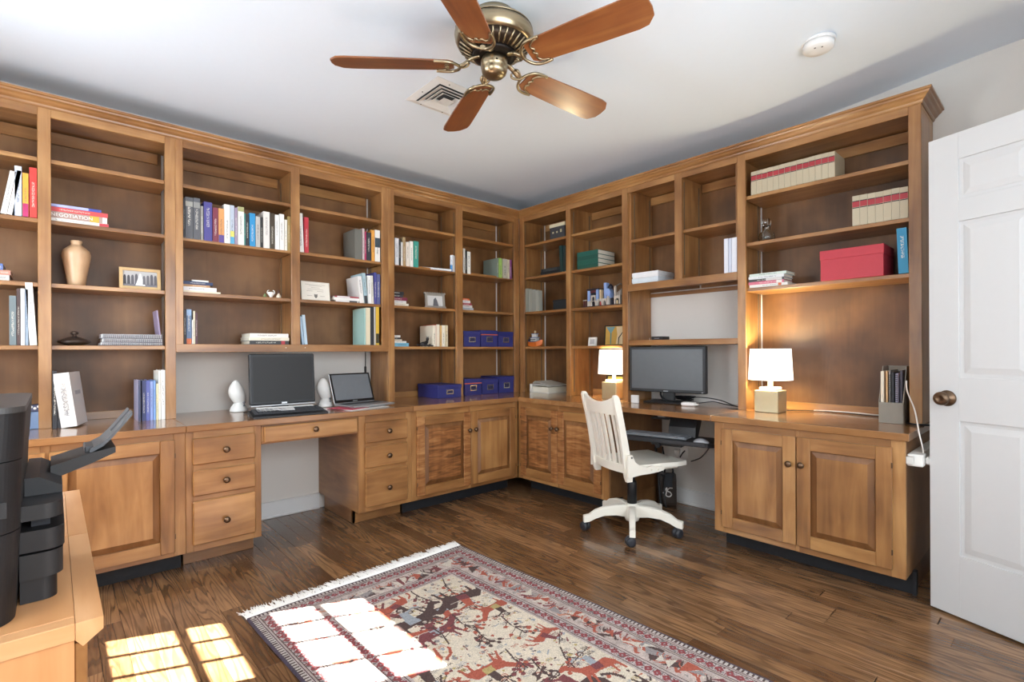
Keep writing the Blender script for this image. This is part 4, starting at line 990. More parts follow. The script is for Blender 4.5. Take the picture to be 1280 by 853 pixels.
def speaker(px, label):
    q = onZ(px, 514.5 if px < 350 else 508.5, TOP)
    t = thing('speaker', label, 'speaker', (q.x, q.y, TOP + .0005), 0, 'white computer speakers')
    recalc(B().lathe([(.050, 0), (.052, .006), (.044, .028), (.028, .05), (.020, .062)], 24).obj('foot', SPK, t, local=True))
    b = B(); rings = []
    for k in range(13):
        a = k / 12
        zc = .045 + .15 * a
        r = .044 * math.sin(math.pi * min(.98, .12 + .86 * a)) ** .7 + .003
        xo = -.022 * math.sin(a * 2.4) + .018 * (1 - a)
        rings.append([(xo + r * math.cos(q_), .85 * r * math.sin(q_) , zc + .012 * math.cos(q_) * (1 - a)) for q_ in [2 * math.pi * j / 16 for j in range(16)]])
    recalc(b.sweep(rings).obj('body', SPK, t, local=True))
    recalc(B().lathe([(.008, 0), (.008, -.003), (.004, -.004)], 12, (.022, -.030, .055), 'y').obj('control', M('#8a8d92', .3, .5), t, local=True))
    recalc(B().lathe([(.006, 0), (.006, -.003), (.003, -.004)], 12, (.020, -.036, .038), 'y').obj('control', M('#8a8d92', .3, .5), t, local=True))
    return q
speaker(298.5, 'white teardrop desk speaker left of the flat monitor')
speaker(406.5, 'white teardrop desk speaker between monitor and laptop')
t = thing('keyboard', 'black keyboard with curved palm rest in front of the flat monitor', 'keyboard', (1.035, 3.125, TOP + .0005), R(-5))
b = B().prism([(-.085, 0), (.085, 0), (.085, .028), (.06, .028), (-.05, .014), (-.085, .009)], 'x', -.205, .205); recalc(b.obj('casing', BLACK, t, local=True))
b = B()
for r_ in range(5):
    for k in range(16): b.box(-.19 + k * .0238, -.035 + r_ * .022, .0165 + r_ * .0058 * .55, -.169 + k * .0238, -.016 + r_ * .022, .0225 + r_ * .0058 * .62)
c = b.obj('keys', M('#2c2d31', .5), t, local=True); c['kind'] = 'stuff'
for k, (x, y, rz, ln, lab) in enumerate(((.98, 3.185, -9, .20, 'white paper sheets lying across the keyboard under the monitor'), (1.14, 3.20, 6, .17, 'loose white paper beside the keyboard under the monitor'))):
    t = B().box(-ln / 2, -.045, 0, ln / 2, .045, .002).obj('paper', M('#e9e8e6', .7), None); t.location = (x, y, .796 - .004 * k); t.rotation_euler = (R(9), 0, R(rz)); tag(t, lab, 'paper')
t = B().lathe([(.032, 0), (.034, .004), (.03, .012), (.012, .017), (.002, .018)], 16).obj('mouse', M('#6a6c70', .35), None); recalc(t); t.location = (.865, 3.19, TOP + .0005); t.scale = (1, 1.4, 1); tag(t, 'grey mouse behind left end of the black keyboard', 'mouse')
# laptop
t = thing('laptop', 'open silver laptop with black framed screen at right of left desk', 'laptop', (1.555, 3.335, TOP + .008), R(10))
B().box(-.163, -.215, 0, .163, .012, .014, .004).obj('base', SILV, t, local=True)
B().box(-.14, -.10, .0142, .14, -.02, .0155).obj('keyboard', M('#2c2d30', .5), t, local=True); B().box(-.05, -.2, .0142, .05, -.115, .0150).obj('trackpad', M('#9a9b9d', .3, .5), t, local=True)
m = Matrix.Translation((0, .008, .0145)) @ Matrix.Rotation(R(-19), 4, 'X')
B().box(-.163, 0, 0, .163, .007, .212, .003).xf(m).obj('lid', SILV, t, local=True)
B().box(-.160, -.0012, .004, .160, .0005, .209, .0005).xf(m).obj('screen_bezel', M('#111214', .3), t, local=True)
B().box(-.147, -.0024, .022, .147, -.0008, .200).xf(m).obj('screen', M('#72767a', .25, name='laptop_glass'), t, local=True)  # screen greyed in its colour to paint what it reflects
B().box(-.018, -.0022, .009, .018, -.0010, .014).xf(m).obj('wordmark', M('#8d9094', .4), t, local=True)
for k, (x, y, rz, c_, lab, w_) in enumerate(((1.52, 3.145, 14, '#e2e0dc', 'white papers sticking out under the laptop', .30), (1.44, 3.16, 24, '#b9475a', 'crimson folder corner sticking out under the laptop at left', .17))):
    o = B().box(-w_ / 2, -.075, 0, w_ / 2, .13, .0028).obj('paper', M(c_, .6), None); o.location = (x, y, TOP + .0006 + .0032 * k); o.rotation_euler = (0, 0, R(rz)); tag(o, lab, 'paper')
o = recalc(B().tube([(.85, 3.36, TOP + .006), (.90, 3.30, TOP + .006), (.93, 3.38, TOP + .006), (1.0, 3.5, TOP + .006), (1.2, 3.55, TOP + .006), (1.36, 3.46, TOP + .006)], .003, 6).obj('speaker_cable', BLACK, None)); tag(o, 'thin dark cable linking the two white speakers', 'cable')
# conduit on the nook wall
t = thing('wall_conduit', 'slim grey cable cover and black plug on wall behind the laptop', 'cable cover', (1.80, 3.688, 1.0))
B().box(1.795, 3.672, TOP, 1.83, 3.689, 1.134, .003).obj('cover', M('#c4c1bb', .6), t); B().box(1.787, 3.668, .93, 1.797, 3.689, 1.02, .002).obj('plug', BLACK, t)
B().tube([(1.792, 3.68, 1.02), (1.792, 3.68, 1.13)], .002, 6).obj('wire', BLACK, t)

# ------------------------------------------------------------------ right desk
t = thing('monitor', 'wide black monitor on stand in the right desk nook', 'monitor', (3.215, 1.93, TOP), R(-82))
B().box(-.279, -.02, .076, .279, .022, .400, .005).obj('casing', DGREY, t, local=True)
B().box(-.258, -.0212, .098, .258, -.0195, .380).obj('screen', M('#585b5e', .35, name='wide_screen'), t, local=True)  # grey base colour stands in for reflections on the dark screen
B().box(-.017, -.0215, .083, .017, -.0198, .088).obj('badge', M('#a9abae', .3, .5), t, local=True)
B().box(.25, -.0222, .081, .262, -.0198, .088).obj('power_button', M('#8a8d90', .3), t, local=True)
B().box(-.045, .022, .01, .045, .05, .25, .006).obj('neck', BLACK, t, local=True)
B().box(-.15, -.07, .0005, .15, .13, .012, .005).obj('foot', BLACK, t, local=True)
def cable(label, pts, r=.0035, mat=BLACK, n=6, name='cable'):
    o = recalc(B().tube(smooth(pts), r, n).obj(name, mat, None)); return tag(o, label, 'cable')
def smooth(pts, k=6):
    P_ = [Vector(p) for p in pts]; out = []
    for i in range(len(P_) - 1):
        a, b_, c, d = P_[max(i - 1, 0)], P_[i], P_[i + 1], P_[min(i + 2, len(P_) - 1)]
        for j in range(k):
            u = j / k
            out.append(.5 * ((2 * b_) + (c - a) * u + (2 * a - 5 * b_ + 4 * c - d) * u * u + (3 * b_ - a - 3 * c + d) * u ** 3))
    out.append(P_[-1]); return out
cable('upper black cable running right from the wide monitor', [(3.33, 1.86, .80), (3.30, 1.70, .81), (3.29, 1.58, .80), (3.26, 1.47, .775), (3.25, 1.42, .768)])
cable('lower black cable lying on worktop right of the wide monitor', [(3.23, 1.74, .768), (3.30, 1.64, .785), (3.30, 1.55, .775), (3.27, 1.45, .768), (3.24, 1.415, .768)])
cable('thick black monitor plug lead hanging left of the monitor neck', [(3.235, 1.99, .84), (3.225, 1.985, .815), (3.215, 1.96, .79), (3.22, 1.94, .776)], .007)
q = onZ(853, 503, TOP)
t = thing('cable_tangle', 'heap of black cables and adapter beside the monitor foot', 'cables', (q.x + .05, q.y, TOP))
b = B(); rr = random.Random(2)
for k in range(5):
    b = B(); b.tube(smooth([(q.x + .05 + rr.uniform(-.05, .09), q.y + rr.uniform(-.07, .1), TOP + .006 + .007 * k) for j in range(5)]), .004, 6); recalc(b.obj('wire', BLACK, t))
t = thing('white_adapter', 'small white adapter block lying in front of monitor foot', 'adapter', (2.98, 1.70, TOP + .0005), R(15))
q = onZ(861, 507.5, TOP); t.location = (q.x, q.y, TOP + .0005)
B().box(-.03, -.045, 0, .03, .045, .024, .006).obj('body', M('#eeeae6', .4), t, local=True); B().box(-.02, -.06, .006, .02, -.0455, .016, .002).obj('tip', M('#eeeae6', .4), t, local=True)
t = thing('note_card', 'white card standing behind stile left of the wide monitor', 'card', onZ(793.5, 504, TOP), R(-80))
B().box(-.03, 0, .0005, .025, .02, .055, .002).obj('body', M('#dcdad6', .6), t, local=True)

# keyboard tray
t = thing('keyboard_tray', 'black pull out keyboard tray under the right desk', 'tray', (2.90, 1.725, .585), R(-79))
b = B().prism([(-.31, -.125), (.27, -.125), (.315, -.08), (.315, .09), (.28, .12), (-.31, .12)], 'z', -.024, 0); recalc(b.obj('platform', BLACK, t, local=True))
B().box(-.31, -.134, -.02, .26, -.126, .004, .003).obj('front_rim', M('#232428', .5), t, local=True)
B().box(-.10, -.06, -.05, .10, .10, -.0245, .006).obj('under_mount', BLACK, t, local=True); recalc(B().lathe([(.018, 0), (.02, -.01), (.016, -.02)], 14, (-.05, -.06, -.045), 'y').obj('knob', BLACK, t, local=True))
b = B().prism([(.04, .002), (.10, .002), (.17, .09), (.18, .139), (.09, .139), (.05, .06)], 'x', -.02, .15); recalc(b.obj('arm', BLACK, t, local=True))
B().box(-.14, .05, .100, -.02, .20, .112, .003).obj('tool_shelf', BLACK, t, local=True); B().box(-.145, .12, .112, -.125, .20, .14, .002).obj('hanger', BLACK, t, local=True)
B().box(-.10, .06, .1125, -.05, .10, .118, .002).obj('eraser', M('#dcdce0', .5), t, local=True)
t = thing('keyboard', 'grey flat keyboard lying on the black pull out tray', 'keyboard', (2.905, 1.80, .5855), R(-79))
B().box(-.225, -.09, 0, .20, .055, .010, .003).obj('casing', M('#7f8286', .45), t, local=True)
b = B()
for r_ in range(5):
    for k in range(17): b.box(-.215 + k * .024, -.08 + r_ * .0255, .0103, -.195 + k * .024, -.058 + r_ * .0255, .0135)
c = b.obj('keys', M('#8a8d92', .5), t, local=True); c['kind'] = 'stuff'
o = thing('mouse', 'silver mouse at right end of the black pull out tray', 'mouse', (2.85, 1.485, .5855), R(-70)); o.scale = (.85, .85, .8)
rg = []
for k in range(8):
    a = k / 7; x = -.05 + .1 * a; hh = .034 * math.sin(math.pi * (.12 + .8 * a)) ; ww = .031 * math.sin(math.pi * (.2 + .62 * a)) 
    rg.append([(x, ww * math.cos(q_), max(0, hh * math.sin(q_))) for q_ in [math.pi * j / 8 for j in range(9)]])
recalc(B().sweep(rg).obj('shell', M('#9a9ca0', .35, .2), o, local=True))
cable('black cable dropping from the tray end to the wall outlet', [onX(889, 555, 2.86), onX(883, 565, 3.0), onX(875, 573, 3.2), onX(864, 577, 3.42)], .004)
cable('thin grey cable sagging behind the chair seat', [onX(842, 586, 3.45), onX(838, 594, 3.44), onX(829, 599, 3.42), onX(820, 597, 3.40)], .003, M('#3a3b3e', .5))
t = thing('wall_outlet', 'white wall outlet with plugged adapter under the right desk', 'outlet', (3.468, 1.87, .36))
q0, q1 = onX(850.5, 559, 3.468), onX(861, 573, 3.468)
B().box(3.464, q1.y, q1.z, 3.4705, q0.y, q0.z, .001).obj('cover_plate', M('#dedbd4', .5), t)
p0, p1 = onX(843, 561, 3.45), onX(849.5, 571, 3.45)
B().box(3.44, p1.y, p1.z, 3.463, p0.y, p0.z, .003).obj('adapter', M('#d2d0cc', .4), t)
cable('short black lead plugged into the wall outlet', [onX(856, 564, 3.462), onX(853, 567, 3.43), onX(850, 572, 3.43)], .005)
# dark tote and cables under the right desk
q = onZ(806, 625, 0); gz = .0015
t = thing('tote_bag', 'dark brown bag with white curled emblem standing under right desk', 'bag', (q.x + .03, min(q.y, 2.02), gz), R(-50))
w_, hh = .062, .225
rg = []
for (z, sx, sy) in ((0, .95, .9), (.02, 1, 1), (.18, 1.0, .8), (hh, .97, .5)):
    rg.append([(w_ * sx * a, .045 * sy * b_, z) for a, b_ in ((-1, -1), (-.5, -1.05), (0, -1.08), (.5, -1.05), (1, -1), (1, 1), (0, 1.05), (-1, 1))])
recalc(B().sweep(rg, smooth=False).obj('bag_body', M('#3a2e26', .6), t, local=True))
B().tube(smooth([(-.04, -.033, hh - .02), (-.035, -.03, hh + .04), (0, -.02, hh + .06), (.035, -.03, hh + .04), (.04, -.033, hh - .02)]), .006, 6).obj('handle', M('#2a2d33', .6), t, local=True)
B().box(-.032, -.047, hh - .09, .032, -.030, hh + .01, .004).obj('dark_tuck', M('#30343b', .6), t, local=True)
em = M('#e4e0dc', .5)
B().tube(smooth([(-.034, -.0505, .09), (-.02, -.051, .115), (-.008, -.051, .13), (-.012, -.051, .10)]), .0042, 6).obj('emblem_stroke', em, t, local=True)
B().tube(smooth([(.032, -.0505, .128), (.009, -.051, .128), (-.005, -.051, .108), (.014, -.051, .098), (.024, -.051, .082), (.009, -.051, .066), (-.014, -.051, .074), (-.011, -.051, .1)]), .0042, 6).obj('emblem_stroke', em, t, local=True)
for k, (a, c, zz) in enumerate((((3.28, 2.02, 0), (3.30, 2.06, .34), 0), ((3.24, 1.955, 0), (3.33, 2.02, .34), 0))):
    cable(('left' if k == 0 else 'right') + ' thick dark cable hanging beside the brown bag to the floor', [(a[0], a[1], .01), (a[0] + .01, a[1] + .02, .12), (c[0], c[1], .30), (c[0] + .02, c[1] + .03, .42)], .010 if k == 0 else .007)

# ------------------------------------------------------------------ table lamps
SHADE, nt, bs = newmat('lit_lamp_shade'); bs.inputs['Base Color'].default_value = (.95, .93, .88, 1); bs.inputs['Emission Color'].default_value = (1, .95, .84, 1); bs.inputs['Emission Strength'].default_value = 1.3; bs.inputs['Roughness'].default_value = .8
CHAMP = M('#b5a98a', .42, .55, name='champagne_metal')
def table_lamp(x, y, label, rz):
    t = thing('table_lamp', label, 'lamp', (x, y, TOP + .0005), R(rz), 'cube based table lamps')
    B().box(-.0675, -.0675, 0, .0675, .0675, .130, .003).obj('cube_base', CHAMP, t, local=True)
    B().box(-.048, -.048, .1305, .048, .048, .148, .003).obj('plinth', M('#f2efe8', .4), t, local=True)
    B().lathe([(.014, .148), (.014, .22)], 16).obj('stem', M('#f2efe8', .4), t, local=True)
    prof = [(.122, .192), (.112, .378), (.110, .378), (.120, .192)]
    b = B(); n = 40; vs = []; fs = []
    for (r_, h_) in prof:
        for k in range(n): vs.append((r_ * math.cos(2 * math.pi * k / n), r_ * math.sin(2 * math.pi * k / n), h_))
    for j in range(4):
        for k in range(n): fs.append((j * n + k, j * n + (k + 1) % n, ((j + 1) % 4) * n + (k + 1) % n, ((j + 1) % 4) * n + k))
    recalc(b.add(vs, fs, True).obj('lamp_shade', SHADE, t, local=True))
    B().lathe([(.012, .22), (.028, .25), (.03, .27), (.018, .295), (.002, .30)], 16).obj('bulb', M('#fff3d8', .4, emit=6), t, local=True)
    lamp('bulb_light', 'POINT', (x, y, TOP + .32), 13, (1, .88, .56), size=.03)
table_lamp(3.205, 1.228, 'lit table lamp on cube base at the right end worktop', -90)
table_lamp(3.225, 2.392, 'lit table lamp half hidden by the stile left of wide monitor', -90)
# magazine file
t = thing('magazine_file', 'grey slanted magazine file full of folders at right end', 'magazine file', (3.115, .618, TOP + .0005), R(-88))
FG = M('#8f877b', .6, bump=.3, bscale=300)
h1, h2, dp, hw = .105, .285, .235, .049
B().box(-hw, 0, 0, hw, .004, h1, .001).obj('front_panel', FG, t, local=True); B().box(-hw, dp - .004, 0, hw, dp, h2, .001).obj('back_panel', FG, t, local=True); B().box(-hw + .004, .004, 0, hw - .004, dp - .004, .004).obj('bottom', FG, t, local=True)
for s in (-1, 1): recalc(B().prism([(.0042, 0), (dp - .0042, 0), (dp - .0042, h2), (.10, h2), (.0042, h1)], 'x', s * hw - .002, s * hw + .002).obj('side', FG, t, local=True))
for k, (x, w_, c, hh, yy, nm) in enumerate(((-.036, .014, '#e6dcc6', .255, .03, 'cream folder leftmost in the grey magazine file'), (-.019, .009, '#d2a878', .255, .04, 'tan folder second in the grey magazine file'), (-.007, .008, '#8f8a86', .26, .04, 'grey notebook third in the grey magazine file'), (.006, .012, '#2c2c30', .25, .04, 'black notebook fourth in the grey magazine file'), (.022, .012, '#a8a0b4', .245, .04, 'spiral notebook fifth in the grey magazine file'), (.037, .010, '#55505a', .26, .06, 'dark notebook rightmost in the grey magazine file'))):
    o = thing('folder', nm, 'folder', (3.115, .618, TOP + .006), R(-88), 'folders in the magazine file')
    B().box(x - w_ / 2, yy - .02, 0, x + w_ / 2 - .001, .22, hh, .001).obj('sheets', M(c, .6), o, local=True)
    if k in (2, 4):
        b = B()
        for j in range(22): b.box(x - w_ / 2 + .001, yy - .024, .012 + j * .0105, x + w_ / 2 - .002, yy - .0203, .018 + j * .0105)
        cc = b.obj('spiral_coil', M('#4a464c' if k == 4 else '#2a2a2e', .4), o, local=True); cc['kind'] = 'stuff'
cable('dark flex lying along the back of the right end worktop', [(3.28, 1.17, .768), (3.38, 1.05, .767), (3.40, .9, .768), (3.36, .8, .767), (3.38, .70, .767)], .003)
cable('white flex lying along the back of the right end worktop', [(3.36, 1.04, .773), (3.40, .98, .772), (3.385, .84, .774), (3.37, .76, .773), (3.40, .70, .768)], .0035, M('#e6e2da', .5))
cable('thin white cord looping over the end of the right worktop', [(3.10, .552, .98), (3.08, .545, .93), (2.98, .50, .85), (2.88, .468, .76), (2.87, .455, .70), (2.90, .455, .66)], .003, M('#efe9e2', .5))
cable('dark lead crossing worktop end behind the magazine file', [(3.15, .56, .768), (3.11, .52, .768), (3.15, .47, .765), (3.26, .42, .75)], .005)
# power strip box on the cabinet end
t = thing('power_strip', 'white power strip and box fixed to the right cabinet end', 'power strip', (2.84, .47, .64))
B().box(2.825, .445, .615, 2.90, .5025, .668, .004).obj('end_box', M('#e6e4de', .45), t); B().box(2.9005, .462, .62, 3.40, .5025, .668, .003).obj('raceway', M('#d8d5ce', .5), t)
B().box(2.80, .476, .625, 2.8245, .5025, .660, .003).obj('bracket', M('#cfccc6', .5), t); B().box(2.865, .40, .622, 2.93, .4445, .655, .006).obj('plug', M('#eceae6', .4), t)
recalc(B().lathe([(.004, 0), (.004, -.002)], 8, (2.8245, .48, .645), 'x').obj('screw', M('#3a3a3a', .4), t))
cable('black cord hanging from the power strip to the floor', [(2.90, .42, .62), (2.94, .40, .55), (3.02, .37, .42), (3.04, .36, .25), (2.96, .39, .14), (2.93, .37, .07), (3.0, .33, .012)], .006)

# ------------------------------------------------------------------ swivel chair
ch = thing('swivel_chair', 'cream painted wooden swivel chair with slatted back at right desk', 'chair', (2.722, 1.884, 0), R(-20))
rz = R(-20)
FZ = .0014
for k, a in enumerate((215, 143, 287, 359, 71)):
    al = R(a) - rz
    mm = Matrix.Rotation(al, 4, 'Z')
    rg = []
    for (r_, za, zb_, hw) in ((.03, .084, .160, .022), (.11, .098, .162, .021), (.185, .096, .150, .018), (.24, .080, .132, .0175), (.278, .062, .106, .017), (.313, .058, .100, .017)):
        rg.append([(r_, -hw, za), (r_, hw, za), (r_, hw, zb_ - .006), (r_, hw * .6, zb_), (r_, -hw * .6, zb_), (r_, -hw, zb_ - .006)])
    recalc(B().sweep(rg, smooth=False).xf(mm).obj('leg', CHAIRW, ch, local=True))
    b = B()
    cx_, cy_ = .292, 0
    b.lathe([(.008, .044), (.008, .0615)], 10, (cx_, cy_, 0)); cst = b.xf(mm).obj('caster', DGREY, ch, local=True)
    sw = R(215 - 90 + (25, -35, 40, 10, -20)[k]) - rz - al
    m2 = mm @ Matrix.Translation((cx_, cy_, 0)) @ Matrix.Rotation(sw, 4, 'Z') @ Matrix.Translation((.014, 0, .0285 + FZ))
    for s in (-1, 1): recalc(B().lathe([(.010, -.012), (.022, -.0125), (.0285, -.006), (.0285, .006), (.022, .0125), (.010, .012)], 16, (0, s * .0140, 0), 'y').xf(m2).obj('wheel', M('#2a2c32', .4), cst, local=True))
    B().box(-.014, -.024, .006, .014, .024, .022, .004).xf(m2).obj('hood', M('#2a2c32', .4), cst, local=True)
recalc(B().lathe([(.04, .06), (.046, .075), (.046, .15), (.042, .165), (.03, .168)], 24).obj('hub', CHAIRW, ch, local=True))
recalc(B().lathe([(.030, .1685), (.030, .300), (.028, .306)], 20).obj('lower_column', BLACK, ch, local=True))
recalc(B().lathe([(.019, .3065), (.019, .388), (.05, .389), (.05, .402)], 18).obj('upper_column', M('#22242a', .4), ch, local=True))
B().box(-.10, -.07, .392, .10, .07, .410, .004).obj('tilt_mechanism', BLACK, ch, local=True)
b = B().tube([(.05, -.07, .395), (.06, -.20, .40), (.06, -.24, .398)], .006, 8); b.obj('height_lever', BLACK, ch, local=True)
# seat: saddle shaped board, broader at the front
nx, ny = 12, 12
vs = []; fs = []
def seat_pt(i, j, top):
    a, c = i / nx, j / ny * 2 - 1
    x = -.20 + .43 * a
    wd = .195 + .035 * a - .02 * max(0, a - .85) / .15 * abs(c)
    z = .450 - .012 * (1 - c * c) * (1 - (a - .5) ** 2 * 2) * .9
    return (x + (.012 * (1 - c * c) if i == nx else 0), c * wd, z if top else .424)
for top in (1, 0):
    for i in range(nx + 1):
        for j in range(ny + 1): vs.append(seat_pt(i, j, top))
o_ = (nx + 1) * (ny + 1)
for i in range(nx):
    for j in range(ny):
        q = i * (ny + 1) + j
        fs.append((q, q + ny + 1, q + ny + 2, q + 1)); fs.append((o_ + q, o_ + q + 1, o_ + q + ny + 2, o_ + q + ny + 1))
ed = [(i, 0) for i in range(nx)] + [(nx, j) for j in range(ny)] + [(i, ny) for i in range(nx, 0, -1)] + [(0, j) for j in range(ny, 0, -1)]
for k in range(len(ed)):
    (i, j), (i2, j2) = ed[k], ed[(k + 1) % len(ed)]
    fs.append((i * (ny + 1) + j, i2 * (ny + 1) + j2, o_ + i2 * (ny + 1) + j2, o_ + i * (ny + 1) + j))
recalc(B().add(vs, fs).obj('seat', CHAIRW, ch, local=True))
for s in (-1, 1): B().box(-.17, s * .16 - .014, .402, .19, s * .16 + .014, .4235, .003).obj('seat_rail', CHAIRW, ch, local=True)
# back: two curved posts that run into side brackets, top rail with dip, bottom rail, slats
def post_path(z):
    """x of the back at height z (leans back towards the top)"""
    return -.195 - .085 * max(0, (z - .42) / .44) ** 1.25
for s in (-1, 1):
    rg = []
    for (z, wd, th) in ((.355, .030, .024), (.38, .040, .024), (.43, .044, .024), (.50, .042, .024), (.62, .036, .024), (.74, .034, .024), (.82, .036, .024), (.855, .034, .022), (.872, .018, .018)):
        x = post_path(z) if z > .42 else -.195 + .01 * (.42 - z) / .06
        yy = s * (.193 + .006 * (z - .4) / .4)
        rg.append([(x - wd * .6, yy - th / 2, z), (x + wd * .6, yy - th / 2, z), (x + wd * .6, yy + th / 2, z), (x - wd * .6, yy + th / 2, z)])
    recalc(B().sweep(rg, smooth=False).obj('post', CHAIRW, ch, local=True))
    # side bracket hugging the seat edge
    yb_ = s * .2075
    poly = [(-.215, .385), (-.215, .52), (-.185, .52), (-.165, .478), (-.13, .452), (-.08, .440), (-.045, .444), (-.01, .438), (.03, .436), (.05, .426), (.04, .412), (.0, .405), (-.06, .40), (-.12, .398), (-.17, .392)]
    recalc(B().prism(poly, 'y', yb_ - .010 + s * .016, yb_ + .010 + s * .016).obj('side_bracket', CHAIRW, ch, local=True))
    for (bx_, bz_) in ((-.19, .505), (-.05, .422), (.0, .420)):
        recalc(B().lathe([(.006, 0), (.006, s * .003), (.003, s * .004)], 10, (bx_, yb_ + s * .026, bz_), 'y').obj('bolt', M('#55504a' if bz_ > .5 else '#e2dccc', .4), ch, local=True))
def rail(name, zf, hf, th, n=14):
    rg = []
    for k in range(n + 1):
        c = -1 + 2 * k / n
        y = c * .183
        z0, z1 = zf(c), zf(c) + hf(c)
        bow = -.022 * (1 - c * c)
        xa, xb = post_path(z0) + bow, post_path(z1) + bow
        rg.append([(xa - th / 2, y, z0), (xa + th / 2, y, z0), (xb + th / 2, y, z1), (xb - th / 2, y, z1)])
    return recalc(B().sweep(rg, smooth=False).obj(name, CHAIRW, ch, local=True))
rail('top_rail', lambda c: .752, lambda c: .072 + .036 * abs(c) ** 2.2, .022)
rail('bottom_rail', lambda c: .405, lambda c: .052, .022)
for k in range(6):
    c = -1 + 2 * (k + .5) / 6
    y = c * .165; bow = -.022 * (1 - c * c) ; rg = []
    for z in (.455, .53, .60, .68, .754):
        x = post_path(z) + bow
        rg.append([(x - .006, y - .0148, z), (x + .006, y - .0148, z), (x + .006, y + .0148, z), (x - .006, y + .0148, z)])
    recalc(B().sweep(rg, smooth=False).obj('back_slat', CHAIRW, ch, local=True))

for o in ch.children:
    if o.name.split('.')[0] in ('seat', 'seat_rail', 'post', 'side_bracket', 'bolt', 'top_rail', 'bottom_rail', 'back_slat'):
        o.data.transform(Matrix.Translation((.04, 0, 0)) @ Matrix.Diagonal((1, .9, 1, 1)))

# ------------------------------------------------------------------ door standing open
dr = B().box(0, -.011, 0, .762, .011, 2.032)
dl = Vector((2.868, .42, 0)) - Vector((.354, .935, 0)) * .762
door = dr.obj('door_1', DOORW, None, local=True); door['kind'] = 'structure'; door['label'] = 'white six panel door standing open at the right edge'
door.location = (dl.x, dl.y, .010); door.rotation_euler = (0, 0, math.atan2(.935, .354))
ZP = ((.258, .822), (1.006, 1.658), (1.75, 1.92))
XP = ((.11, .345), (.417, .652))
for s in (1, -1):
    def pc(n_, x0, z0, x1, z1, a, b_, bev=.001): return B().box(x0, s * a, z0, x1, s * b_, z1, bev).obj(n_, DOORW, door, local=True)
    for (x0, x1) in ((0, .11), (.345, .417), (.652, .762)): pc('door_stile', x0, 0, x1, 2.032, .0112, .0185)
    zs = [0, *[q for z in ZP for q in z], 2.032]
    for (x0, x1) in XP:
        for k in range(0, len(zs), 2): pc('door_rail', x0, zs[k], x1, zs[k + 1], .0112, .0185)
        for (z0, z1) in ZP:
            a, b_ = .0125, .0172; bw0, bw = .016, .040
            o_ = [(x0 + bw0, z0 + bw0), (x1 - bw0, z0 + bw0), (x1 - bw0, z1 - bw0), (x0 + bw0, z1 - bw0)]; i_ = [(x0 + bw, z0 + bw), (x1 - bw, z0 + bw), (x1 - bw, z1 - bw), (x0 + bw, z1 - bw)]
            vs = [(x, s * .0112, z) for x, z in o_] + [(x, s * a, z) for x, z in o_] + [(x, s * b_, z) for x, z in i_]
            fs = [(k, (k + 1) % 4, 4 + (k + 1) % 4, 4 + k) for k in range(4)] + [(4 + k, 4 + (k + 1) % 4, 8 + (k + 1) % 4, 8 + k) for k in range(4)] + [(8, 9, 10, 11), (3, 2, 1, 0)]
            recalc(B().add(vs, fs).obj('raised_panel', DOORW, door, local=True))
    kn = B().lathe([(.034, s * .0187), (.034, s * .022), (.03, s * .027), (.012, s * .03), (.011, s * .045), (.024, s * .05), (.029, s * .058), (.028, s * .066), (.018, s * .072), (.012, s * .0725), (.011, s * .071), (.002, s * .071)], 24, (.695, 0, .915), 'y')
    recalc(kn.obj('door_knob', BRONZE, door, local=True))

# ------------------------------------------------------------------ maple cabinets and printer in the left foreground
MX = .06
def maple_unit(label, y0, y1):
    t = thing('maple_cabinet', label, 'cabinet', (-.28, (y0 + y1) / 2, 0))
    B().box(-.60, y0 + .03, .672, .0245, y1 - .0005, .70, .001).obj('top_panel', WM['y'], t)
    recalc(B().prism([(.025, .672), (.034, .660), (.060, .680), (.060, .70), (.025, .70)], 'y', y0, y1 - .0005).obj('front_edge', WM['y'], t))
    B().box(-.60, y0, .672, .0245, y0 + .0295, .70, .001).obj('end_edge', WM['x'], t)
    B().box(-.60, y0 + .004, .0015, .0235, y0 + .022, .6715).obj('side_panel', WM['z'], t); B().box(-.60, y1 - .02, .0015, .0235, y1 - .002, .6715).obj('side_panel', WM['z'], t)
    B().box(-.60, y0 + .0225, .08, .020, y1 - .0205, .10).obj('bottom_board', WM['y'], t)
    n = 2 if y1 - y0 < .53 else 3
    for k in range(3):
        z0 = .085 + k * .195
        d = B().box(.0236, y0 + .006, z0, .040, y1 - .006, z0 + .190, .002).obj('drawer', WD['y'], t)
        recalc(B().lathe([(.006, 0), (.006, .012), (.014, .018), (.012, .024), (.002, .026)], 12, (.0402, (y0 + y1) / 2, z0 + .095), 'x').obj('knob', BRONZE, d))
    B().box(-.56, y0 + .02, .0015, .0, y1 - .02, .0795).obj('plinth', WM['y'], t)
    return t
maple_unit('light maple cabinet in left foreground under the black printer', 1.075, 1.598)
maple_unit('light maple cabinet beyond the printer catching sun on its top', 1.600, 2.12)
pr_ = thing('printer', 'large black office printer with raised output arm in left foreground', 'printer', (-.26, 1.34, .7005))
PB = M('#151416', .5, name='printer_black'); PB2 = M('#1c1b1c', .5)
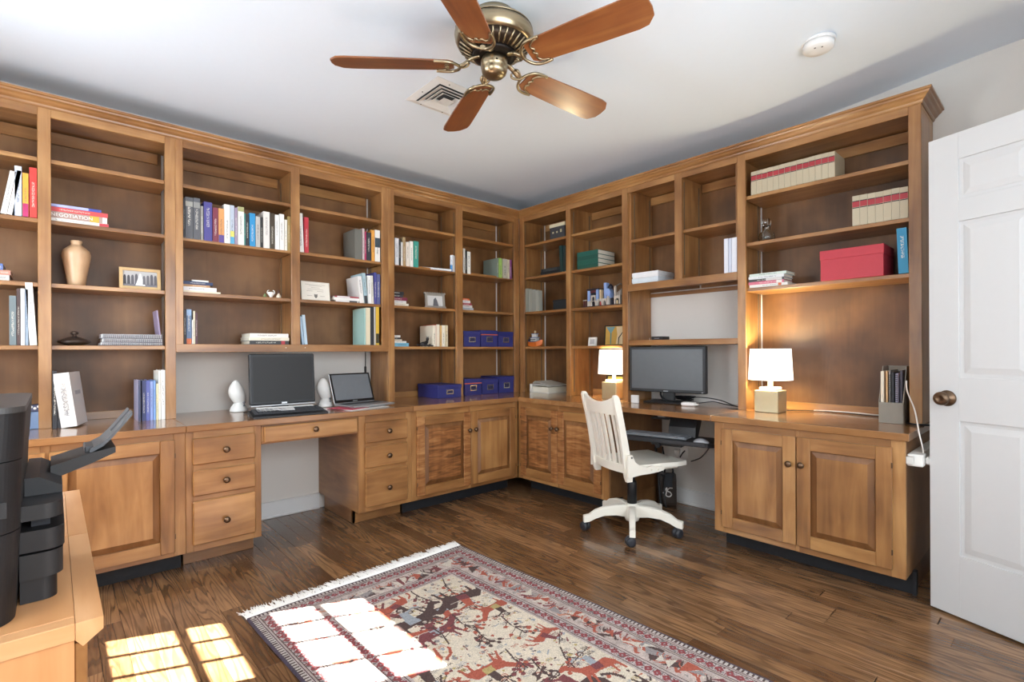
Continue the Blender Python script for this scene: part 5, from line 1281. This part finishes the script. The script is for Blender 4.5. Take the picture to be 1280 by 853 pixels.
def curved_box(x0, x1, y0, y1, z0, z1, rad, taper=0, n=14):
    """box with rounded right hand corners in plan, sides drawn in towards the foot"""
    rg = []
    for z in (z0, z1):
        o = taper * (z - z0) / max(z1 - z0, 1e-6)
        ring = [(x0, y1, z), (x0, y0, z)]
        for k in range(n + 1):
            a = -math.pi / 2 + math.pi / 2 * k / n
            ring.append((x1 + o - rad + rad * math.cos(a), y0 + rad + rad * math.sin(a), z))
        for k in range(n + 1):
            a = math.pi / 2 * k / n
            ring.append((x1 + o - rad + rad * math.cos(a), y1 - rad + rad * math.sin(a), z))
        rg.append(ring)
    return B().sweep(rg, smooth=False)
recalc(curved_box(-.50, -.048, 1.125, 1.53, .7006, .845, .05, .006).obj('lower_body', PB, pr_))
recalc(curved_box(-.50, -.042, 1.125, 1.53, .8465, .960, .05, .003).obj('middle_body', PB, pr_))
recalc(curved_box(-.50, -.038, 1.125, 1.53, .9615, 1.038, .05, .004).obj('upper_body', PB, pr_))
recalc(curved_box(-.50, -.034, 1.122, 1.535, 1.0385, 1.048, .04, .0).obj('scanner_lid', M('#3c3a39', .4), pr_))
B().box(-.30, 1.2, 1.0485, -.1, 1.4, 1.056, .004).obj('glass_strip', M('#8a8a8c', .2), pr_)
B().box(-.075, 1.121, .875, -.055, 1.1255, .90).obj('front_latch', PB2, pr_)
recalc(curved_box(-.044, .004, 1.215, 1.47, .7006, .742, .02).obj('paper_foot', PB, pr_))
for k, (z0, z1, x1) in enumerate(((.745, .788, .012), (.792, .828, .014), (.846, .872, .012))):
    recalc(curved_box(-.044, x1, 1.20, 1.50, z0, z1, .025).obj('paper_tray', PB2 if k != 1 else PB, pr_))
B().box(-.03, 1.23, .8285, -.005, 1.47, .8455).obj('tray_slot', M('#15151c', .6), pr_)
recalc(B().prism([(-.04, .8725), (.012, .8725), (.012, .885), (-.02, .905), (-.04, .905)], 'y', 1.28, 1.52).obj('arm_mount', PB, pr_))
recalc(B().prism([(-.005, .880), (.060, .905), (.098, .922), (.098, .934), (.055, .925), (-.005, .908)], 'y', 1.37, 1.50).obj('output_arm', PB2, pr_))
sp_ = [(.056, .928), (.078, .940), (.094, .957), (.110, .978), (.128, 1.002)]
for y0, y1, q in ((1.38, 1.49, sp_[:3]), (1.38, 1.422, sp_[2:]), (1.448, 1.49, sp_[2:])):
    rg = [[(x, y0, z - .004), (x, y1, z - .004), (x, y1, z + .004), (x, y0, z + .004)] for (x, z) in q]
    recalc(B().sweep(rg, smooth=False).obj('paper_stop', M('#4a4c50', .4), pr_))
B().box(.048, 1.395, .9235, .064, 1.475, .936, .002).obj('stop_hinge', M('#45474a', .4), pr_)
# ------------------------------------------------------------------ ceiling fan
FC = (1.37, 1.62)
FZc = ceil_z(FC[1])
fan = thing('ceiling_fan', 'five blade ceiling fan with antique brass housing and wooden blades', 'ceiling fan', (FC[0], FC[1], FZc))
ZB = 2.325
def fl_(prof, name, mat, n=40): return recalc(B().lathe([(r, z - FZc) for r, z in prof], n).obj(name, mat, fan, local=True))
fl_([(.088, FZc - .0005), (.092, 2.52), (.088, 2.512), (.075, 2.506)], 'canopy', BRASS)
fl_([(.070, 2.5055), (.070, 2.496)], 'dark_collar', M('#3a2f22', .4, .8))
fl_([(.075, 2.4955), (.125, 2.490), (.150, 2.480), (.160, 2.470), (.1625, 2.464)], 'motor_cap', BRASS)
fl_([(.1615, 2.4638), (.1615, 2.4592)], 'dark_groove', M('#3a2f22', .4, .8))
fl_([(.163, 2.459), (.165, 2.448), (.163, 2.430), (.156, 2.414), (.147, 2.405)], 'motor_housing', BRASS)
fl_([(.1465, 2.4048), (.118, 2.385), (.092, 2.372)], 'vent_ring', M('#3d3024', .45, .7))
for k in range(30):
    a = 2 * math.pi * k / 30
    B().tube([(.145 * math.cos(a), .145 * math.sin(a), 2.402 - FZc), (.118 * math.cos(a), .118 * math.sin(a), 2.3835 - FZc), (.094 * math.cos(a), .094 * math.sin(a), 2.3715 - FZc)], .0042, 5).obj('vent_rib', BRASS, fan, local=True)
fl_([(.092, 2.3718), (.088, 2.360), (.07, 2.356)], 'flywheel', M('#241d18', .5, .6))
fl_([(.050, 2.3558), (.052, 2.350), (.056, 2.344), (.056, 2.316), (.052, 2.312), (.054, 2.306), (.050, 2.292), (.038, 2.281), (.018, 2.276), (.002, 2.275)], 'switch_cup', BRASS)
recalc(B().lathe([(.004, 0), (.004, .006), (.001, .007)], 8, (-.03, -.048, 2.325 - FZc), 'x').obj('pull_switch', M('#2c241c', .4, .7), fan, local=True))
for k in range(5):
    a = R(-75 + 72 * k)
    mz = Matrix.Rotation(a, 4, 'Z') @ Matrix.Translation((0, 0, ZB - FZc)) @ Matrix.Rotation(R(-13), 4, 'X')
    out = [(.168, -.040), (.19, -.056), (.25, -.061), (.45, -.069), (.60, -.072), (.636, -.066), (.664, -.034), (.668, 0), (.664, .034), (.636, .066), (.60, .072), (.45, .069), (.25, .061), (.19, .056), (.168, .040)]
    bl = recalc(B().prism(out, 'z', -.003, .003).obj('blade', WFAN, fan, local=True))
    bl.matrix_local = mz
    b = B()
    b.tube(smooth([(.06, 0, .035), (.095, 0, .026), (.125, 0, .004), (.15, 0, -.006)], 4), [.011] * 6 + [.012] * 7, 8, .6)
    iron = b.obj('blade_iron', BRASS, fan, local=True); iron.matrix_local = mz
    b = B(); b.tube(smooth([(.245, -.062, -.006), (.215, -.064, -.007), (.18, -.058, -.008), (.155, -.036, -.009), (.142, 0, -.009), (.155, .036, -.009), (.18, .058, -.008), (.215, .064, -.007), (.245, .062, -.006)], 5), .0062, 8).obj('outer_scroll', BRASS, iron, local=True)
    b = B(); b.tube(smooth([(.235, -.056, -.0055), (.205, -.046, -.006), (.192, -.026, -.006), (.202, -.012, -.006), (.190, 0, -.006), (.202, .012, -.006), (.192, .026, -.006), (.205, .046, -.006), (.235, .056, -.0055)], 5), .004, 6).obj('inner_scroll', BRASS, iron, local=True)
    for s in (-1, 1): B().tube(smooth([(.142, 0, -.008), (.128, s * .014, -.004), (.112, s * .022, .004), (.104, s * .012, .012)], 4), .005, 6).obj('scroll_curl', BRASS, iron, local=True)

# ------------------------------------------------------------------ ceiling vent and smoke detector
q = onZ(538.5, 116, 2.535); vx, vy = q.x + .03, q.y
q1 = onZ(509, 124.8, 2.535); q2 = onZ(544.4, 93.6, 2.535)
half = (q1.y - q2.y) / 2; vx, vy = (q1.x + q2.x) / 2 + half, (q1.y + q2.y) / 2
vt = thing('ceiling_vent', 'square white louvred air vent in the ceiling left of the fan', 'vent', (vx, vy, 2.535))
VW = M('#dededc', .5)
def sq_ring(name, r0, r1, z0, z1, mat, th=.0015):
    """square louvre ring that drops from z0 at its outer edge to z1 at the inner edge"""
    o = [(-r0, -r0), (r0, -r0), (r0, r0), (-r0, r0)]; i_ = [(-r1, -r1), (r1, -r1), (r1, r1), (-r1, r1)]
    vs = [(x, y, z0) for x, y in o] + [(x, y, z1) for x, y in i_] + [(x, y, z0 + th) for x, y in o] + [(x, y, z1 + th) for x, y in i_]
    fs = [(k, (k + 1) % 4, 4 + (k + 1) % 4, 4 + k) for k in range(4)] + [(8 + k, 12 + k, 12 + (k + 1) % 4, 8 + (k + 1) % 4) for k in range(4)] + [(k, 8 + k, 8 + (k + 1) % 4, (k + 1) % 4) for k in range(4)] + [(4 + k, 4 + (k + 1) % 4, 12 + (k + 1) % 4, 12 + k) for k in range(4)]
    return recalc(B().add(vs, fs).obj(name, mat, vt, local=True))
B().box(-half + .03, -half + .03, -.0025, half - .03, half - .03, -.0005).obj('dark_throat', M('#4a4a4c', .8), vt, local=True)
sq_ring('outer_flange', half, half * .74, -.003, -.010, VW, .002)
sq_ring('louvre', half * .71, half * .52, -.018, -.006, VW); sq_ring('louvre', half * .55, half * .37, -.019, -.006, VW); sq_ring('louvre', half * .40, half * .24, -.020, -.006, VW)
hc = half * .22
recalc(B().add([(-hc, -hc, -.024), (hc, -hc, -.024), (hc, hc, -.024), (-hc, hc, -.024), (0, 0, -.008)], [(0, 1, 4), (1, 2, 4), (2, 3, 4), (3, 0, 4), (3, 2, 1, 0)]).obj('centre_cone', VW, vt, local=True))
for (x, y) in ((-.45, -.87), (.45, -.87), (-.45, .87), (.45, .87), (-.87, .1), (.87, .1)): recalc(B().lathe([(.004, 0), (.004, -.002)], 8, (x * half, y * half, -.0075), 'z').obj('screw', M('#6a6a6a', .4), vt, local=True))
zc_ = ceil_z(.80)
sd_c = (onZ(977 + 16, 62, zc_ - .0) + onZ(1036, 50, zc_ - .0)) / 2
sd = thing('smoke_detector', 'round white smoke detector on the ceiling at the right', 'smoke detector', (sd_c.x, sd_c.y - .03, ceil_z(sd_c.y - .03)), 0)
SDW = M('#ebebea', .5)
recalc(B().lathe([(.070, .004), (.070, -.008), (.066, -.010)], 36).obj('mounting_base', SDW, sd, local=True))
recalc(B().lathe([(.065, -.0102), (.064, -.032), (.058, -.038), (.030, -.041), (.002, -.0415)], 36).obj('cover', SDW, sd, local=True))
for (x, y) in ((-.035, .004), (-.022, -.022)): recalc(B().lathe([(.004, 0), (.004, -.002)], 10, (x, y, -.0405)).obj('indicator', M('#6a6a6c', .4), sd, local=True))
recalc(B().lathe([(.004, 0), (.004, .003)], 8, (.064, -.012, -.022), 'x').obj('side_button', M('#9a9a9a', .4), sd, local=True))

# ------------------------------------------------------------------ rug with woven hunting scene
import numpy as np
RW_, RL_, RES = 1.155, 1.95, .0035
nxr, nyr = int(RW_ / RES), int(RL_ / RES)
rs = np.random.RandomState(11)
def C(h): return np.array(lin(h)[:3])
BEI, RUST, MAR, BRN, NAVY, GRY, IVO, OCH, MAUVE, BLU = C('#d2c6b2'), C('#a44c38'), C('#703038'), C('#3e2a2b'), C('#3a3348'), C('#8a8585'), C('#c9c0b2'), C('#ad9a62'), C('#7f6c71'), C('#959ca3')
img = np.zeros((nyr, nxr, 3)); img[:] = BEI
yy, xx = np.mgrid[0:nyr, 0:nxr]; X_ = (xx + .5) * RES; Y_ = (yy + .5) * RES
dist = np.minimum(np.minimum(X_, RW_ - X_), np.minimum(Y_, RL_ - Y_))
side = np.minimum(X_, RW_ - X_) < np.minimum(Y_, RL_ - Y_)
along = np.where(side, Y_, X_)
def blobn(s):
    g = rs.rand(int(nyr / s) + 3, int(nxr / s) + 3)
    fy, fx = yy / s, xx / s; iy, ix = fy.astype(int), fx.astype(int); ty, tx = fy - iy, fx - ix
    return (g[iy, ix] * (1 - ty) * (1 - tx) + g[iy + 1, ix] * ty * (1 - tx) + g[iy, ix + 1] * (1 - ty) * tx + g[iy + 1, ix + 1] * ty * tx)
tone = blobn(40)
img *= (0.90 + .2 * tone)[..., None]
def poly(pts, col):
    pts = np.array(pts); a, b_ = pts.min(0), pts.max(0)
    x0, x1, y0, y1 = int(max(a[0] / RES, 0)), int(min(b_[0] / RES + 2, nxr)), int(max(a[1] / RES, 0)), int(min(b_[1] / RES + 2, nyr))
    if x1 <= x0 or y1 <= y0: return
    px, py = X_[y0:y1, x0:x1], Y_[y0:y1, x0:x1]; ins = np.zeros(px.shape, bool); n = len(pts)
    for i in range(n):
        (xa, ya), (xb, yb) = pts[i], pts[(i + 1) % n]
        c_ = ((ya > py) != (yb > py)) & (px < (xb - xa) * (py - ya) / (yb - ya + 1e-12) + xa); ins ^= c_
    img[y0:y1, x0:x1][ins] = col
def seg(p, q, w_, col):
    p, q = np.array(p), np.array(q); t = q - p; L = np.hypot(*t) + 1e-9; n = np.array([-t[1], t[0]]) / L * w_ / 2
    poly([p + n, q + n, q - n, p - n], col)
def disc(c_, r, col, n=12): poly([(c_[0] + r * math.cos(2 * math.pi * k / n), c_[1] + r * math.sin(2 * math.pi * k / n)) for k in range(n)], col)
def tf(pts, c_, s, a, fl):
    ca, sa = math.cos(a), math.sin(a)
    return [(c_[0] + s * (fl * x * ca - y * sa), c_[1] + s * (fl * x * sa + y * ca)) for x, y in pts]
def beast(c_, s, a, fl, col, trim):
    T = lambda pts: tf(pts, c_, s, a, fl)
    poly(T([(-.5, .1), (-.35, -.12), (.1, -.1), (.38, -.16), (.5, -.02), (.45, .18), (.1, .16), (-.2, .2), (-.42, .22)]), col)
    for (x, dx) in ((-.42, -.15), (-.28, .05), (.3, .16), (.42, .3)): poly(T([(x - .06, .1), (x + .06, .1), (x + dx * .3 + .035, .3), (x + dx * .5 + .04, .46), (x + dx * .5 - .02, .46), (x + dx * .3 - .03, .3)]), col)
    poly(T([(.36, -.14), (.5, -.02), (.72, -.3), (.86, -.28), (.88, -.36), (.74, -.46), (.66, -.46), (.52, -.3)]), col)
    p = T([(-.5, 0), (-.66, .1), (-.74, .3), (-.7, .32)])
    for i in range(3): seg(p[i], p[i + 1], s * .06, col)
    poly(T([(-.12, -.12), (.14, -.12), (.16, .1), (-.1, .12)]), trim)
    p = T([(-.5, .1), (-.35, -.13), (.1, -.11), (.38, -.17)])
    for i in range(3): seg(p[i], p[i + 1], .004, IVO)
def rider(c_, s, a, fl, col):
    T = lambda pts: tf(pts, c_, s, a, fl)
    poly(T([(-.1, -.1), (.12, -.1), (.1, -.42), (-.06, -.44)]), col); disc(T([(.02, -.54)])[0], s * .09, BRN); disc(T([(.03, -.53)])[0], s * .055, IVO)
    p = T([(.06, -.36), (.3, -.5), (.42, -.44)])
    seg(p[0], p[1], s * .06, col); seg(p[1], p[2], s * .05, col)
    p = T([(-.3, -.62), (.6, -.34)]); seg(p[0], p[1], .004, BRN)
def tree(c_, s, a, col):
    tip = tf([(0, 0), (.05, -.5), (-.04, -1)], c_, s, a, 1)
    seg(tip[0], tip[1], .007, BRN); seg(tip[1], tip[2], .006, BRN)
    for k in range(9):
        q = rs.uniform(.25, 1); p0, p1 = tf([(0, -q), (rs.uniform(-.4, .4), -q - .2)], c_, s, a, 1); seg(p0, p1, .004, BRN); disc(p1, .010, col, 6)
def bird(c_, s, a, fl, col):
    poly(tf([(-.5, .1), (-.1, -.2), (.25, -.15), (.5, 0), (.3, .12), (0, .2), (-.3, .2)], c_, s, a, fl), col); poly(tf([(-.1, -.1), (.1, -.6), (.25, -.1)], c_, s, a, fl), MAR)
def hatch(c_, s, a, col):
    for k in range(6): p, q = tf([(-.5 + k * .2, -.2), (-.4 + k * .2, .2)], c_, s, a, 1); seg(p, q, .006, col)
def rosette(c_, r):
    disc(c_, r, MAR, 14); 
    for k in range(6): disc((c_[0] + r * .6 * math.cos(k), c_[1] + r * .6 * math.sin(k)), r * .2, IVO, 6)
    disc(c_, r * .25, OCH, 8)
F0, bw_ = .275, .275
UP = -math.pi / 2
ang = lambda: R(rs.choice([180, 180, 200, 160, 0])) + rs.uniform(-.25, .25)
# scatter of small marks first, then the large figures on a loose grid
for k in range(1000):
    c_ = (rs.uniform(.29, RW_ - .29), rs.uniform(.29, RL_ - .29)); col = [BRN, RUST, MAR, GRY, RUST, GRY, OCH, BLU][rs.randint(8)]; a = rs.uniform(0, 6.28); s = rs.uniform(.010, .034)
    v = rs.randint(4)
    if v == 0: seg(c_, (c_[0] + s * math.cos(a), c_[1] + s * math.sin(a)), rs.uniform(.0035, .006), col)
    elif v == 1: poly([(c_[0] + s * .5 * math.cos(a + q) * rs.uniform(.4, 1), c_[1] + s * .5 * math.sin(a + q) * rs.uniform(.4, 1)) for q in (0, 1.2, 2.4, 3.6, 5)], col)
    elif v == 2:
        for j in range(4): seg((c_[0] + j * .008, c_[1]), (c_[0] + j * .008 + .006, c_[1] + s * .7), .0035, col)
    else: disc(c_, s * .22, col, 6)
cells = [(i, j) for j in range(9) for i in range(4)]
for n_, (i, j) in enumerate(cells):
    c_ = (.355 + i * .15 + rs.uniform(-.03, .03), .36 + j * .15 + rs.uniform(-.035, .035)); s = rs.uniform(.12, .21); a = ang(); fl = rs.choice([-1, 1]); v = (n_ * 7 + rs.randint(2)) % 7
    if v in (0, 3, 5): beast(c_, s, a, fl, [RUST, BRN, MAR, RUST, RUST][rs.randint(5)], [IVO, OCH, MAR, BLU][rs.randint(4)]); rider(c_, s, a, fl, [MAR, RUST, BLU, BRN][rs.randint(4)])
    elif v == 1: tree((c_[0], c_[1] - .05), s * .9, a, [RUST, MAR, BRN][rs.randint(3)])
    elif v == 2: beast(c_, s * .75, a, fl, [BRN, RUST, GRY][rs.randint(3)], MAR)
    elif v == 4: rider(c_, s * 1.2, a, fl, [RUST, MAR][rs.randint(2)]); hatch((c_[0] + .04, c_[1] + .05), .05, a, NAVY)
    else: bird(c_, s * .7, a, fl, [RUST, BRN][rs.randint(2)]); rosette((c_[0] + .05, c_[1] + .05), .018)
def band(a, b_, col): img[(dist >= a) & (dist < b_)] = col
base_b = .3 * MAUVE + .7 * C('#bdb1ae')
bm_ = dist < F0
img[bm_] = (base_b * (0.75 + .5 * blobn(5))[..., None])[bm_]
# main border figures
mb = (dist >= .105) & (dist < .205); img[mb] = ((.7 * C('#c4b6ac') + .3 * MAUVE) * (0.7 + .6 * blobn(7))[..., None])[mb]
keep = img.copy()
for sd_ in range(4):
    L = RL_ if sd_ < 2 else RW_
    t_ = .12
    while t_ < L - .1:
        c_ = {0: (.155, t_), 1: (RW_ - .155, t_), 2: (t_, .155), 3: (t_, RL_ - .155)}[sd_]; a = {0: R(90), 1: R(-90), 2: R(180), 3: 0}[sd_] + rs.uniform(-.2, .2)
        col = [RUST, BRN, GRY, C('#b87a62'), IVO, RUST, MAR][rs.randint(7)]
        beast(c_, rs.uniform(.06, .085), a, rs.choice([-1, 1]), col, [IVO, RUST, BLU][rs.randint(3)])
        for k in range(5): poly([(c_[0] + rs.uniform(-.05, .05) + q[0], c_[1] + rs.uniform(-.05, .05) + q[1]) for q in ((0, 0), (.016, .004), (.012, .014), (.002, .012))], [RUST, GRY, IVO, BRN, MAR][rs.randint(5)])
        t_ += rs.uniform(.075, .10)
img[(dist < .105) | ((dist >= .205) & (dist < F0))] = keep[(dist < .105) | ((dist >= .205) & (dist < F0))]
nb = blobn(2.2)
for (a, b_) in ((.046, .084), (.222, .260)):
    m_ = (dist >= a) & (dist < b_); mid = (a + b_) / 2
    ph = np.abs(((along / .036) % 1) - .5) * 2
    fl_m = m_ & ((np.abs(dist - mid) / (b_ - a) * 2 + (1 - ph)) < .95)
    img[m_] = (.3 * MAUVE + .7 * C('#c7bdb8')); img[m_ & (nb > .62)] = GRY * .6; img[m_ & (nb < .3)] = MAR
    img[fl_m] = C('#863039'); img[fl_m & ((np.abs(dist - mid) / (b_ - a) * 2 + (1 - ph)) < .22)] = GRY * 1.2
for q in (.032, .043, .086, .098, .207, .219, .262): band(q, q + .004, BRN * 1.3)
for q in (.037, .092, .213, .2665): band(q, q + .0045, C('#a89c93'))
dm = (dist >= .010) & (dist < .028); img[dm] = BRN; img[dm & (((along / .017) % 1) < .55)] = C('#b9b2ab')
band(0, .010, NAVY)
img = img * .88 + .12 * C('#a3968c')
img *= (0.8 + .4 * rs.rand(nyr, nxr))[..., None]
img = np.clip(img, 0, 1)
rug = thing('rug', 'patterned red and beige oriental rug with white fringe on the wooden floor', 'rug', (.601, 2.351, .0013), R(2))
nvx, nvy = nxr + 1, nyr + 1
gy, gx = np.mgrid[0:nvy, 0:nvx]
px, py = gx * RES, -gy * RES
edge = np.minimum(np.minimum(gx, nvx - 1 - gx), np.minimum(gy, nvy - 1 - gy))
pz = np.where(edge == 0, .0005, .0065) + .0012 * np.sin(gx * .021 + 1) * np.sin(gy * .017)
pz = np.maximum(pz, .0004)
px = px + .006 * np.sin(gy * RES * 3.2) * (1 - gx / nvx) ** 2 - .004 * np.sin(gy * RES * 5)
py = py + .004 * np.sin(gx * RES * 7) * np.exp(-gy * RES * 8)
me = bpy.data.meshes.new('woven_field')
co = np.stack([px, py, pz], -1).reshape(-1).astype(np.float32)
me.vertices.add(nvx * nvy); me.vertices.foreach_set('co', co)
i0 = (gy[:-1, :-1] * nvx + gx[:-1, :-1]).reshape(-1)
lp = np.stack([i0, i0 + nvx, i0 + nvx + 1, i0 + 1], -1).astype(np.int32)
nf = len(i0)
me.loops.add(nf * 4); me.loops.foreach_set('vertex_index', lp.reshape(-1))
me.polygons.add(nf); me.polygons.foreach_set('loop_start', np.arange(0, nf * 4, 4, dtype=np.int32)); me.polygons.foreach_set('loop_total', np.full(nf, 4, np.int32))
me.update(calc_edges=True); me.validate()
ca = me.color_attributes.new('weave', 'FLOAT_COLOR', 'CORNER')
cc = np.concatenate([img.reshape(-1, 3), np.ones((nf, 1))], 1)
ca.data.foreach_set('color', np.repeat(cc, 4, axis=0).reshape(-1).astype(np.float32))
RUGM, nt, bs = newmat('woven_wool')
at = N(nt, 'ShaderNodeVertexColor', layer_name='weave'); nt.links.new(at.outputs[0], bs.inputs['Base Color']); bs.inputs['Roughness'].default_value = .95; bs.inputs['Specular IOR Level'].default_value = .15
tc = N(nt, 'ShaderNodeTexCoord'); nz = N(nt, 'ShaderNodeTexNoise'); nz.inputs['Scale'].default_value = 420; nt.links.new(tc.outputs['Object'], nz.inputs['Vector']); bp = N(nt, 'ShaderNodeBump'); bp.inputs['Strength'].default_value = .4; bp.inputs['Distance'].default_value = .002
nt.links.new(nz.outputs['Fac'], bp.inputs['Height']); nt.links.new(bp.outputs[0], bs.inputs['Normal'])
me.materials.append(RUGM)
fo = bpy.data.objects.new('woven_field', me); COL.objects.link(fo); fo.parent = rug
FR = M('#f3f1ec', .8, name='fringe_cotton')
b = B(); rr = random.Random(9)
n_ = 560
for k in range(n_):
    x = RW_ * (k + .5) / n_ + rr.uniform(-.002, .002); ln = .078 + rr.uniform(-.018, .022); sk = rr.gauss(0, .014); z0 = .003
    pts = [(x, -.004, .004), (x + sk * .3, ln * .35, z0 + rr.uniform(0, .004)), (x + sk * .7, ln * .7, z0 + rr.uniform(-.001, .003)), (x + sk * 1.2, ln, .0018)]
    b.tube(pts, [.0023, .0024, .0022, .0014], 4)
f_ = b.obj('fringe', FR, rug, local=True); f_['kind'] = 'stuff'
b = B().box(0, -.006, .0022, RW_, .026, .0048, .001); b.obj('fringe_heading', FR, rug, local=True)
# raised title on the taupe book
for o in bpy.data.objects:
    if o.get('label', '').startswith('taupe book'):
        w_ = max(v.co.x for v in o.data.vertices); o.data.materials[0] = M('#a88f86', .5); text_mesh('NEGOTIATION', .024, M('#f0ebe4', .5), 'spine_lettering', o, Matrix.Translation((w_ * .40, -.0007, .016)) @ Matrix.Rotation(R(90), 4, 'X'))
